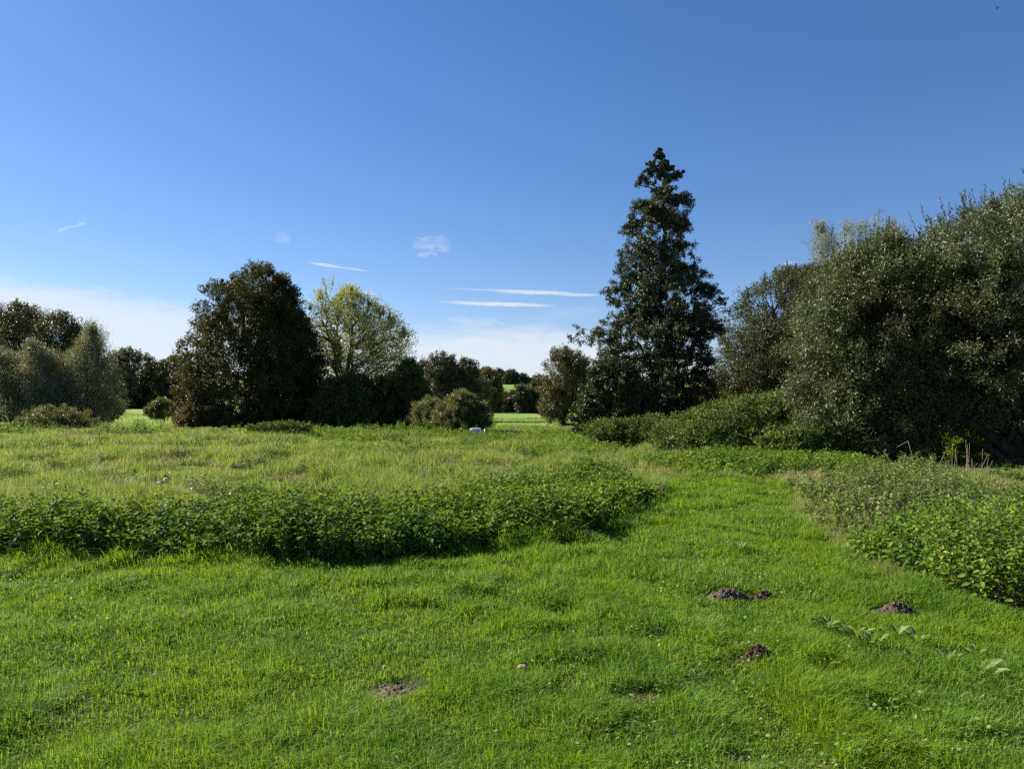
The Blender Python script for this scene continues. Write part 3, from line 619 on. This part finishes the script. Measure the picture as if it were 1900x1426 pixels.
# ------------------------------------------------------------------ grass
def blades(name, X, Y, H, W, mat, label, seed, lean=.5, curl=.5, Rv=None, parent=None, cat='grass', kind='stuff', comb=0., Z=None):
    global rng
    rng = np.random.default_rng(seed); n = len(X); base = on(X, Y) if Z is None else np.stack([X, Y, Z], -1)
    a = rng.random(n) * 6.283
    # neighbouring blades lean alike
    ang = noise2(X, Y, .8, 77, 2) * 12; mag = lean * rng.random(n)
    Dv = np.stack([np.cos(a) * (1 - comb) + np.cos(ang) * comb, np.sin(a) * (1 - comb) + np.sin(ang) * comb], -1) * mag[:, None]
    wv = np.stack([-np.sin(a + .5), np.cos(a + .5), np.zeros(n)], -1) * (W * .5)[:, None]
    base[:, 2] -= .01
    mid = base + np.stack([Dv[:, 0] * H * .5, Dv[:, 1] * H * .5, H * .58], -1)
    bend = curl * rng.random(n); tipz = H * (1.0 - .45 * bend)
    tip = base + np.stack([Dv[:, 0] * H * (1.1 + bend), Dv[:, 1] * H * (1.1 + bend), tipz], -1)
    V = np.stack([base - wv, base + wv, mid + wv * .8, mid - wv * .8, tip], 1).reshape(-1, 3)
    tm = np.array([0, 1, 2, 3, 3, 2, 4]); idx = (np.arange(n)[:, None] * 5 + tm[None]).ravel()
    R = rng.random(n) if Rv is None else Rv
    o = mesh_obj(name, V, np.tile([4, 3], n), idx, M[mat], parent, {'rnd': np.repeat(R, 2)})
    if parent is None: tag(o, label, cat, None, kind)
    return o
LAWN = [(-14, -1), (-14, 7.6)] + HEDGE[1:14] + [(2.7, 13.2)] + gp((1215, 884), (1400, 890), (1480, 905), (1465, 945), (1530, 1000), (1560, 1030), (1650, 1070), (1735, 1098), (1800, 1115), (1900, 1140), (2150, 1180)) + [(12, 4), (12, -1)]
def build_lawn():
    global rng
    rng = np.random.default_rng(301); XS = []; YS = []
    for (y0, y1, xa, dens) in ((2.2, 4.2, 4.6, 13000), (4.2, 6.5, 6.2, 9500), (6.5, 9.5, 8.5, 6000), (9.5, 13, 9, 3600), (13, 19, 12, 2200)):
        m = int(dens * (y1 - y0) * 2 * xa); x = rng.uniform(-xa, xa, m); y = rng.uniform(y0, y1, m)
        k = inside(x, y, LAWN); k &= np.abs(x) < y * .78 + 1.6
        XS.append(x[k]); YS.append(y[k])
    X = np.concatenate(XS); Y = np.concatenate(YS)
    den = np.ones(len(X)); hm = np.ones(len(X))
    for (bx, by, rx, ry) in BARE:
        q = ((X - bx) / rx) ** 2 + ((Y - by) / ry) ** 2 + (noise2(X, Y, 9, 8, 1) - .5) * .9
        den *= np.where(q < 1, .10, 1); hm *= np.where(q < 1.6, .6, 1)
    clump = noise2(X, Y, 3.2, 21, 3); big = noise2(X, Y, .7, 22, 2)
    den *= .6 + .4 * sstep(clump, .25, .5)
    k = rng.random(len(X)) < den; X, Y, clump, big, hm = X[k], Y[k], clump[k], big[k], hm[k]
    edge = 1 + .9 * np.exp(-(edge_dist(X, Y, HEDGE) / .22) ** 2) + .5 * np.exp(-(edge_dist(X, Y, RBED) / .25) ** 2)
    H = (.045 + .078 * sstep(clump, .3, .75) * (.4 + 1.1 * big)) * rng.uniform(.45, 1.5, len(X)) * hm * edge
    W = .0032 + .0009 * np.clip(Y - 2.5, 0, 14) * rng.uniform(.8, 1.2, len(X)) * .8
    blades('lawn_grass', X, Y, H, W, 'lawn', 'short bright green mown grass in the foreground and on the path', 302, .85, 1.0, np.clip(rng.random(len(X)) * .6 + big * .25 + 1.1 * (noise2(X, Y, 4, 24, 2) - .35), 0, 1), comb=0)
build_lawn()
def build_meadow():
    global rng
    rng = np.random.default_rng(311); XS = []; YS = []
    for (y0, y1, xa, dens) in ((4.8, 7.5, 9, 4200), (7.5, 11, 11, 2600), (11, 16, 15, 1700), (16, 24, 21, 800), (24, 34, 29, 420), (34, 46, 38, 220)):
        m = int(dens * (y1 - y0) * 2 * xa); x = rng.uniform(-xa, xa, m); y = rng.uniform(y0, y1, m)
        k = ~inside(x, y, LAWN) & ~inside(x, y, HEDGE) & ~inside(x, y, RBED); k &= np.abs(x) < y * .76 + 1.6
        XS.append(x[k]); YS.append(y[k])
    X = np.concatenate(XS); Y = np.concatenate(YS); c = noise2(X, Y, 1.3, 41, 3); b = noise2(X, Y, .3, 42, 2)
    k = rng.random(len(X)) < .35 + .65 * sstep(c, .3, .6); X, Y, c, b = X[k], Y[k], c[k], b[k]
    H = (.07 + .33 * sstep(c, .35, .7) * (.3 + 1.3 * b)) * rng.uniform(.5, 1.3, len(X)) * (1 - .45 * sstep(X, 2.5, 4.0) * sstep(Y, 30, 18)) * (1 - .6 * sstep(Y, 26, 36))
    W = (.004 + .00062 * np.maximum(Y - 7, 0)) * rng.uniform(.7, 1.2, len(X))
    blades('meadow_grass', X, Y, H, W, 'rough', 'rough tussocky yellow-green meadow grass behind the nettle hedge', 312, 1.1, 1.1, comb=.3)
build_meadow()
def build_far_grass():
    global rng
    rng = np.random.default_rng(321); m = 150000; y = rng.uniform(44, 130, m); x = rng.uniform(-1, 1, m) * (y * .74)
    c = noise2(x, y, .25, 43, 3); k = rng.random(m) < .3 + .7 * sstep(c, .35, .6); x, y, c = x[k], y[k], c[k]
    blades('field_grass', x, y, (.10 + .2 * c) * rng.uniform(.5, 1.3, len(x)), .012 + .0008 * (y - 40), 'rough', 'smooth green grass of the far field', 322, .8, .8)
build_far_grass()

# ------------------------------------------------------------------ leafy cover and tussocks in the meadow
def weed_cover():
    global rng
    lv = Leaves('rhomb'); allst = []
    for poly, dens, h, leaf in ((gp((640, 850), (900, 846), (1000, 858), (1180, 862), (1260, 835), (1250, 806), (930, 806), (700, 803), (560, 803), (470, 806), (560, 820)), 15, .30, .085),
                                (gp((-40, 806), (250, 804), (560, 801), (900, 803), (900, 799), (-40, 798)), 9, .45, .11)):
        x, y = scatter(poly, dens, 331); k = rng.random(len(x)) < sstep(noise2(x, y, .5, 61, 3), .35, .6); x, y = x[k], y[k]
        nettles(lv, x, y, h * rng.uniform(.5, 1.3, len(x)) * (.5 + noise2(x, y, .6, 62, 2)), leaf, 8)
    o = lv.build('weed_cover', M['nettle']); tag(o, 'leafy weeds and young nettles mixed into the back of the meadow', 'ground cover', None, 'stuff')
weed_cover()
def tuft(name, label, cat, px, py, r, h, n, mat, seed, w=.008, group=None, sq=.8, lean=1.1, flat=0.):
    """a grass tussock: blades springing from one crown"""
    global rng
    rng = np.random.default_rng(seed); c = gnd(px, py); c[2] = float(height(c[0], c[1]))
    rad = r * np.sqrt(rng.random(n)); th = rng.random(n) * 6.283; X = c[0] + rad * np.cos(th); Y = c[1] + rad * np.sin(th) * sq
    H = h * rng.uniform(.4, 1.2, n); a = th + rng.normal(size=n) * .7; base = on(X, Y); D = np.stack([np.cos(a), np.sin(a)], -1) * (lean * (.3 + .7 * rad / r) * rng.uniform(.3, 1.2, n))[:, None]
    wv = np.stack([-np.sin(a), np.cos(a), np.zeros(n)], -1) * w * .5
    mid = base + np.stack([D[:, 0] * H * .6, D[:, 1] * H * .6, H * (.62 - flat)], -1); tip = base + np.stack([D[:, 0] * H * 1.4, D[:, 1] * H * 1.4, H * (.75 - 1.1 * flat) * rng.uniform(.4, 1.2, n)], -1)
    tip[:, 2] = np.maximum(tip[:, 2], base[:, 2] + .01)
    V = (np.stack([base - wv, base + wv, mid + wv * .8, mid - wv * .8, tip], 1) - c).reshape(-1, 3)
    idx = (np.arange(n)[:, None] * 5 + np.array([0, 1, 2, 3, 3, 2, 4])[None]).ravel()
    o = mesh_obj(name, V, np.tile([4, 3], n), idx, M[mat], None, {'rnd': np.repeat(rng.random(n), 2)}); o.location = tuple(c)
    return tag(o, label, cat, group)
for k, (nm, px, py, r, h, n, mt, lab) in enumerate((
        ('dead_grass_heap', 925, 898, .34, .30, 700, 'straw', 'arched heap of dead straw-brown stalks behind the nettle hedge, right of centre'),
        ('grass_tussock', 770, 887, .28, .24, 500, 'darktuft', 'dark tussock in the meadow left of the dead stalk heap'),
        ('grass_tussock', 690, 900, .45, .28, 700, 'straw', 'wide pale tussock between the two dark tussocks, centre of the meadow'),
        ('grass_tussock', 545, 888, .35, .22, 420, 'straw', 'silvery dead tussock left of the wide pale one'),
        ('grass_tussock', 640, 884, .30, .2, 300, 'straw', 'small silvery tussock beyond the wide pale one'),
        ('grass_tussock', 318, 884, .26, .2, 320, 'straw', 'white bleached tussock just beyond the dark leafy weed'),
        ('grass_tussock', 345, 935, .26, .22, 320, 'straw', 'bleached tussock right against the back of the nettle hedge'),
        ('grass_tussock', 215, 905, .3, .26, 420, 'darktuft', 'dark tussock left of the dark leafy weed'),
        ('grass_tussock', 155, 875, .35, .26, 420, 'darktuft', 'dark tussock in the left of the meadow'),
        ('grass_tussock', 150, 850, .25, .2, 250, 'darktuft', 'small dark tussock, farther of the two at the left of the meadow'),
        ('grass_tussock', 330, 828, .45, .3, 320, 'darktuft', 'dark tussock in the far left of the meadow before the tall domed tree'),
        ('grass_tussock', 460, 830, .35, .28, 260, 'darktuft', 'small dark tussock below the dark flat bramble patch'),
        ('grass_tussock', 422, 813, .35, .26, 220, 'darktuft', 'farthest small dark tussock left of the dark flat bramble patch'),
        ('grass_tussock', 385, 862, .3, .2, 260, 'darktuft', 'low dark tussock in the middle left of the meadow'),
        ('grass_tussock', 820, 855, .3, .26, 300, 'darktuft', 'dark tussock below the round hawthorn bush'),
        ('grass_tussock', 990, 842, .35, .26, 300, 'darktuft', 'dark tussock below the central gap'),
        ('grass_tussock', 1240, 842, .35, .28, 320, 'darktuft', 'dark tussock in front of the light green bramble bank'),
        ('grass_tussock', 1440, 898, .5, .22, 900, 'rough', 'soft silvery green tussock at the right side of the path bend'),
        ('grass_tussock', 1500, 905, .3, .24, 500, 'straw', 'straw-coloured tussock beside the soft green one at the path bend'),
        ('grass_tussock', 560, 915, .3, .22, 260, 'darktuft', 'dark tussock close behind the nettle hedge, left of centre'))):
    tuft(nm, lab, 'dead grass heap' if nm[0] == 'd' else 'tussock', px, py, r, h, n, mt, 400 + k, .006 if py > 860 else .012, None if nm[0] == 'd' else 'tussocks in the meadow')
def tussock_stuff():
    """many small pale and dark tussocks too merged to count"""
    global rng
    rng = np.random.default_rng(450); n = 170; y = 9.5 + 26 * rng.random(n) ** 1.4; x = rng.uniform(-1, 1, n) * y * .75
    k = ~inside(x, y, LAWN) & ~inside(x, y, HEDGE) & ~inside(x, y, RBED); x, y = x[k], y[k]; m = 90
    X = np.repeat(x, m); Y = np.repeat(y, m); rr = np.repeat(rng.uniform(.08, .3, len(x)), m) * np.sqrt(rng.random(len(X))); th = rng.random(len(X)) * 6.283
    X = X + rr * np.cos(th); Y = Y + rr * np.sin(th)
    blades('dry_grass', X, Y, rng.uniform(.1, .34, len(X)), .004 + .0005 * (Y - 7), 'straw', 'bleached dry blades standing in the rough meadow', 451, 1.6, 1.3)
tussock_stuff()
# single leafy plants
def plant(name, label, cat, px, py, n, r, h, leaf, mat, seed, nodes=10, shape='ovate', group=None):
    global rng
    rng = np.random.default_rng(seed); c = gnd(px, py); th = rng.random(n) * 6.283; q = r * np.sqrt(rng.random(n)); X = c[0] + q * np.cos(th); Y = c[1] + q * np.sin(th)
    c[2] = float(height(c[0], c[1])); root = empty(name, c, label, cat, group); lv = Leaves(shape); st = []
    nettles(lv, X, Y, h * rng.uniform(.7, 1.1, n), leaf, nodes, st); lv.build('foliage', M[mat], root, c)
    tubes('stems', st[0][0], st[0][1], np.full(n, .006), np.full(n, .003), M['twig_pale'], root, 4, c)
plant('leafy_weed', 'single dark leafy weed standing up behind the nettle hedge at left', 'weed', 300, 918, 5, .07, .34, .08, 'alder', 461)
for k, (px, py, h, lab) in enumerate(((630, 795, .8, 'tall thin weed spike in front of the dark shrubs, leftmost of three'), (678, 797, .9, 'tall thin weed spike in front of the dark shrubs, middle of three'), (745, 798, .7, 'tall thin weed spike in front of the dark shrubs, rightmost of three'),
                                      (865, 812, .8, 'tall weed spike in front of the round hawthorn bush, left of the white sheet'))):
    plant('weed_spike', lab, 'weed', px, py, 4, .12, h, .07, 'weed', 470 + k, 12, 'rhomb', 'tall weeds before the trees')

# dead stalks under the willow
def stalks():
    global rng
    rng = np.random.default_rng(480); c = gnd(1765, 893); root = empty('dead_stalks', c, 'pale bare arching dead stalks under the biggest willow', 'dead stalks'); lines = []
    for i in range(26):
        b = gnd(rng.uniform(1720, 1830), rng.uniform(888, 896)); t = rng.normal() * .28; h = rng.uniform(.3, .85); bend = rng.random() < .3; ln = [b]
        for k in range(1, 7):
            u = k / 6; ln.append(b + np.array([t * u * h + (rng.choice([-1, 1]) * .0), rng.normal() * .01, h * (u - (.55 * max(0, u - .6) * 2.2 if bend else 0))]) + np.array([(.35 * max(0, u - .5)) if bend else 0, 0, 0]))
        lines.append(ln)
    for ln in lines: tubes('stalk', *polyline_tubes([ln], .0045, .0025), M['dead_stalk'], root, 5, c)
    root = empty('broken_stem', gnd(1700, 880), 'bent pale broken stems leaning at the left of the dead stalks', 'dead stem')
    A, B, ra, rb = polyline_tubes([[at(1700, 888, 16), at(1694, 850, 16), at(1685, 818, 16), at(1664, 829, 15.9)], [at(1675, 870, 16), at(1703, 838, 16)]], .007, .005)
    tubes('stem', A, B, ra, rb, M['dead_stalk'], root, 5, gnd(1700, 880))
stalks()
tree('bramble_clump', 'sunlit green bramble glimpsed under the arching trunk of the biggest willow', 'bramble', 23, 1775,
     ((800, 1750, 1790), (812, 1715, 1830), (830, 1700, 1850), (845, 1700, 1850)), 'nettle', 260, 46, .08, .6, .22, .6, gap=.15, trunk_r=.015, stems=6, seed=481, crown_name='foliage', trunk_name='canes')

# ------------------------------------------------------------------ molehills, bare soil, small things
def molehill(name, label, px, py, rx, ry, h, mat, seed, cat='molehill', clods=160, group='molehills in the mown grass'):
    global rng
    rng = np.random.default_rng(seed); c = gnd(px, py); c[2] = float(height(c[0], c[1])) ; na, nr = 64, 22
    r, a = np.meshgrid(np.linspace(0, 1, nr), np.arange(na) * 2 * math.pi / na, indexing='ij')
    w = 1 + .5 * (noise3(np.stack([np.cos(a), np.sin(a), a * 0], -1), 1.3, seed) - .5)
    x = r * np.cos(a) * rx * w; y = r * np.sin(a) * ry * w
    z = h * (1 - r ** 1.7) + (noise3(np.stack([x, y, x * 0], -1), 22, seed + 1, 3) - .5) * .05 * (1 - r ** 4) + (noise3(np.stack([x, y, x * 0], -1), 60, seed + 2, 2) - .5) * .022
    z = z + height(c[0] + x, c[1] + y) - c[2] - .004 - .015 * r ** 6
    V = [np.stack([x, y, z], -1).reshape(-1, 3)]; F_ = []
    for i in range(nr - 1):
        for j in range(na): F_ += [i * na + j, (i + 1) * na + j, (i + 1) * na + (j + 1) % na, i * na + (j + 1) % na]
    cnt = [4] * ((nr - 1) * na); off = nr * na
    oc = np.array([[1, 0, 0], [-1, 0, 0], [0, 1, 0], [0, -1, 0], [0, 0, 1], [0, 0, -1]]); of = [[0, 2, 4], [2, 1, 4], [1, 3, 4], [3, 0, 4], [2, 0, 5], [1, 2, 5], [3, 1, 5], [0, 3, 5]]
    for k in range(clods):
        q = rng.random() ** .6 * 1.12; t = rng.random() * 6.28; cx, cy = q * math.cos(t) * rx, q * math.sin(t) * ry
        cz = h * max(0, 1 - q ** 1.7) + float(height(c[0] + cx, c[1] + cy)) - c[2]; sz = rng.uniform(.004, .014) * (1.2 - .4 * q)
        V.append(oc * sz * rng.uniform(.6, 1.3, (6, 1)) + rng.normal(size=(6, 3)) * sz * .2 + [cx, cy, cz + sz * .4])
        for f in of: F_ += [off + i for i in f]; cnt.append(3)
        off += 6
    o = mesh_obj(name, np.concatenate(V), cnt, F_, M[mat], None); o.location = tuple(c); return tag(o, label, cat, group)
molehill('molehill', 'nearest and darkest molehill of moist soil in the mown grass', 1408, 1232, .12, .08, .105, 'soil', 501, clods=170)
molehill('molehill', 'greyish molehill just left of the small grassed-over mound', 1352, 1106, .19, .10, .075, 'soil_dry', 502, clods=170)
molehill('molehill', 'pale grey molehill closest to the right nettle patch', 1665, 1132, .15, .09, .08, 'soil_dry', 503, clods=170)
molehill('molehill', 'small dark half-grown-over mound right of the greyish molehill', 1418, 1106, .11, .07, .06, 'soil', 504, clods=60)
molehill('bare_patch', 'worn brown bare earth patch in the grass, low centre', 742, 1282, .17, .10, .006, 'soil_dry', 505, 'bare patch', 40, 'worn patches in the lawn')
molehill('bare_patch', 'worn patch under dry grass between the pale stone and the nearest molehill', 1190, 1300, .15, .06, .004, 'soil_dry', 506, 'bare patch', 20, 'worn patches in the lawn')
molehill('bare_patch', 'small worn patch at the bottom edge right of centre', 1362, 1412, .07, .04, .01, 'soil_dry', 507, 'bare patch', 40, 'worn patches in the lawn')
def stone():
    th = solid_mat('pink_stone', (.32, .20, .13), (.5, .34, .25), 20, .8, .3)
    c = gnd(970, 1248); c[2] = float(height(c[0], c[1])); u, v = np.meshgrid(np.linspace(0, math.pi, 12), np.arange(18) * 2 * math.pi / 18, indexing='ij')
    p = np.stack([np.sin(u) * np.cos(v) * .034, np.sin(u) * np.sin(v) * .022, np.cos(u) * .022 + .012], -1); p = p * (1 + .35 * (noise3(p, 40, 3, 2)[..., None] - .5)); f = []
    for i in range(11):
        for j in range(18): f += [i * 18 + j, (i + 1) * 18 + j, (i + 1) * 18 + (j + 1) % 18, i * 18 + (j + 1) % 18]
    o = mesh_obj('stone', p.reshape(-1, 3), [4] * 198, f, th, None, None, True); o.location = tuple(c); tag(o, 'small pinkish pale stone in the grass right of the bare patch', 'stone')
stone()
def dark_clumps():
    global rng
    rng = np.random.default_rng(515); n = 210; y = 10 + 26 * rng.random(n); x = rng.uniform(-1, 1, n) * y * .75; k = ~inside(x, y, LAWN) & ~inside(x, y, HEDGE) & ~inside(x, y, RBED) & (y > 9.5)
    x, y = x[k], y[k]; m = 14; X = np.repeat(x, m) + rng.normal(size=len(x) * m) * .16; Y = np.repeat(y, m) + rng.normal(size=len(x) * m) * .10
    lv = Leaves('rhomb'); nettles(lv, X, Y, np.repeat(rng.uniform(.15, .42, len(x)), m) * rng.uniform(.6, 1.1, len(X)), .055, 8)
    tag(lv.build('meadow_weeds', M['bramble']), 'small dark leafy weeds dotted through the rough meadow', 'ground cover', None, 'stuff')
dark_clumps()
def straw_stuff():
    global rng
    rng = np.random.default_rng(520); XS = []; YS = []
    for (px, py, rx, ry, n) in ((745, 1290, .2, .10, 900), (1195, 1302, .2, .07, 1100), (975, 1262, .09, .05, 150), (1365, 1415, .1, .05, 250), (1700, 1380, .08, .05, 200), (1500, 1425, .2, .05, 250)):
        c = gnd(px, py); q = np.sqrt(rng.random(n)) * 1.1; a = rng.random(n) * 6.283; XS.append(c[0] + rx * q * np.cos(a)); YS.append(c[1] + ry * q * np.sin(a))
    X = np.concatenate(XS); Y = np.concatenate(YS)
    blades('dry_thatch', X, Y, rng.uniform(.012, .035, len(X)), np.full(len(X), .0028), 'straw', 'short dry straw thatch on the worn spots of the lawn', 521, 3.2, 1.2)
straw_stuff()
def lawn_weeds():
    """clover and small broad leaves among the mown grass"""
    global rng
    rng = np.random.default_rng(530); m = 26000; y = 2.6 + 10 * rng.random(m) ** 1.2; x = rng.uniform(-1, 1, m) * (y * .78 + 1)
    k = inside(x, y, LAWN) & (rng.random(m) < sstep(noise2(x, y, 1.1, 71, 3), .48, .7) * (.35 + .65 * sstep(x, -1, 3))); x, y = x[k], y[k]; n = len(x)
    a = rng.random(n) * 6.283; lv = Leaves('ovate'); sz = rng.uniform(.012, .03, n)
    lv.add(on(x, y) + np.stack([x * 0, x * 0, rng.uniform(.03, .085, n)], -1), np.stack([np.cos(a), np.sin(a), rng.normal(size=n) * .35], -1), np.stack([rng.normal(size=n) * .4, rng.normal(size=n) * .4, np.ones(n)], -1), sz, sz * .8)
    tag(lv.build('lawn_clover', M['dock']), 'clover and small broad leaves scattered through the mown grass', 'ground cover', None, 'stuff')
lawn_weeds()
def dock(px, py, n, leaf, label, seed, flat=.5):
    global rng
    rng = np.random.default_rng(seed); c = gnd(px, py); c[2] = float(height(c[0], c[1])); a = rng.random(n) * 6.283; lv = Leaves('broad')
    up = rng.uniform(.2, 2.0, n) * (1 - flat) + .15; r = leaf * .9 * rng.random(n)
    P = c + np.stack([r * np.cos(a), r * np.sin(a), (.035 + rng.random(n) * .04)], -1); A = np.stack([np.cos(a), np.sin(a), up], -1); N = np.stack([-np.cos(a) * up, -np.sin(a) * up, np.ones(n)], -1) + rng.normal(size=(n, 3)) * .2
    L = leaf * rng.uniform(.7, 1.2, n); lv.add(P, A, N, L, L * .42)
    o = lv.build('dock_plant', M['dock'], None, c); o.location = tuple(c); tag(o, label, 'dock plant', 'broad-leaved docks in the mown grass')
for k, (px, py, n, lf, lab) in enumerate(((1585, 1190, 19, 0.088, 'largest pale broad-leaved dock, below the pale grey molehill'), (1533, 1172, 15, 0.076, 'grey-green leafy dock left of the largest one'), (1622, 1203, 13, 0.075, 'dock touching the right side of the largest one'),
                                          (1665, 1186, 11, 0.068, 'small dock between the largest one and the dark-hearted one'), (1705, 1200, 22, 0.068, 'dock with a dark heart and upright leaves, below the right nettle patch'),
                                          (1752, 1232, 8, 0.076, 'pale dock with one upright leaf, right of the dark-hearted one'), (1690, 1238, 8, 0.060, 'small pale dock leaves below the dark-hearted one'),
                                          (1818, 1256, 5, 0.102, 'small dock with long pale leaves lying on the grass near the right edge'), (1372, 1030, 19, 0.072, 'bright little leaf clump alone on the path, beyond the molehills'), (1345, 1022, 8, 0.051, 'tiny leaf clump just left of the bright one on the path'),
                                          (1815, 1222, 11, 0.051, 'small round-leaved weed near the right edge'), (710, 1256, 6, 0.043, 'small pale leaf standing at the left rim of the bare earth patch'))):
    dock(px, py, n, lf, lab, 540 + k)

# ------------------------------------------------------------------ the white sheet, the log, the bird
def white_sheet():
    mt = solid_mat('white_plastic', (.6, .6, .58), (.74, .74, .72), 3, .55, .05, .4); c = gnd(888, 803); c[1] = 35.2; c[0] = at(886, 803, 35.2)[0]; c[2] = float(height(c[0], c[1])) - .07
    root = empty('corrugated_sheet', c, 'crumpled white corrugated sheet lying at the right foot of the round hawthorn bush', 'corrugated sheet')
    nu, nv = 73, 14; u, v = np.meshgrid(np.linspace(0, 1, nu), np.linspace(0, 1, nv)); arc = v * 1.9
    x = -.38 + .52 * u + .05 * v; rib = .028 * np.sin(u * 2 * math.pi * 7)
    y = (.30 + rib) * -np.cos(arc) * .6; z = .12 + (.30 + rib) * np.sin(arc) + .03 * np.sin(u * 3)
    def sheet(name, x, y, z, nu, nv):
        V = np.stack([x, y, z], -1).reshape(-1, 3); i = (np.arange(nv - 1)[:, None] * nu + np.arange(nu - 1)[None]).ravel()
        o = mesh_obj(name, V, np.full(len(i), 4), np.stack([i, i + 1, i + nu + 1, i + nu], -1).ravel(), mt, root, None, True)
        md = o.modifiers.new('thickness', 'SOLIDIFY'); md.thickness = .006
    sheet('ribbed_panel', x, y, z, nu, nv)
    nu, nv = 16, 10; u, v = np.meshgrid(np.linspace(0, 1, nu), np.linspace(0, 1, nv))
    x = .14 + .26 * u - .05 * v; y = -.12 - .22 * u + .03 * np.sin(u * 5) + .25 * v; z = .06 + v * (.34 - .16 * np.sin(u * math.pi)) + .02 * np.sin(u * 9)
    sheet('folded_flap', x, y, z, nu, nv)
white_sheet()
def bird():
    mt = solid_mat('bird_plumage', (.012, .012, .014), (.03, .03, .035), 10, .8, .1); d = 42; c = at(1850, 15, d); root = empty('bird', c, 'small dark bird flying at the top right of the sky', 'bird')
    n, m = 14, 10; t = np.linspace(0, 1, n); rad = .055 * np.sin(np.clip(t * 1.05, 0, 1) * math.pi) ** .7 + .004; V = []; f = []
    for i in range(n):
        for j in range(m):
            a = j * 2 * math.pi / m; V.append([-.17 + .34 * t[i], rad[i] * math.cos(a), rad[i] * math.sin(a)])
    for i in range(n - 1):
        for j in range(m): f += [i * m + j, i * m + (j + 1) % m, (i + 1) * m + (j + 1) % m, (i + 1) * m + j]
    cap = [[*range(m)][::-1], [*range((n - 1) * m, n * m)]]
    body = mesh_obj('body', np.array(V), [4] * ((n - 1) * m) + [m, m], f + cap[0] + cap[1], mt, root, None, True)
    for sgn in (-1, 1):
        w = np.array([[.08, .03, .02], [-.06, .03, .02], [-.06, .14, .09], [.07, .15, .10], [.03, .24, .2], [-.05, .24, .18], [-.06, .36, .30]]) * [1, sgn, 1]
        W2 = np.concatenate([w, w - [0, 0, .008]]); q = [[0, 1, 2, 3], [3, 2, 5, 4], [4, 5, 6], [7, 10, 9, 8], [10, 11, 12, 9], [11, 13, 12]]
        mesh_obj('wing', W2, [len(k) for k in q], [i for k in q for i in k], mt, root)
    tl = np.array([[-.15, .015, 0], [-.15, -.015, 0], [-.29, -.045, 0], [-.29, .045, 0]]); T2 = np.concatenate([tl, tl - [0, 0, .006]])
    mesh_obj('tail', T2, [4, 4], [0, 1, 2, 3, 7, 6, 5, 4], mt, root); root.rotation_euler = (.5, -.35, 1.0)
bird()
def log():
    p = at(1064, 795, 80.5); z = float(height(p[0], p[1])); c = np.array([p[0], p[1], z]); A, B, ra, rb = polyline_tubes([[c + [-.8, 0, .2], c + [-.3, .05, .26], c + [.4, .1, .24], c + [1.0, .1, .15]]], .28, .18)
    o = tubes('fallen_log', A, B, ra, rb, M['bark'], None, 10, c); o.location = tuple(c); tag(o, 'dark fallen log on the grass right of the oak trunk', 'log')
log()
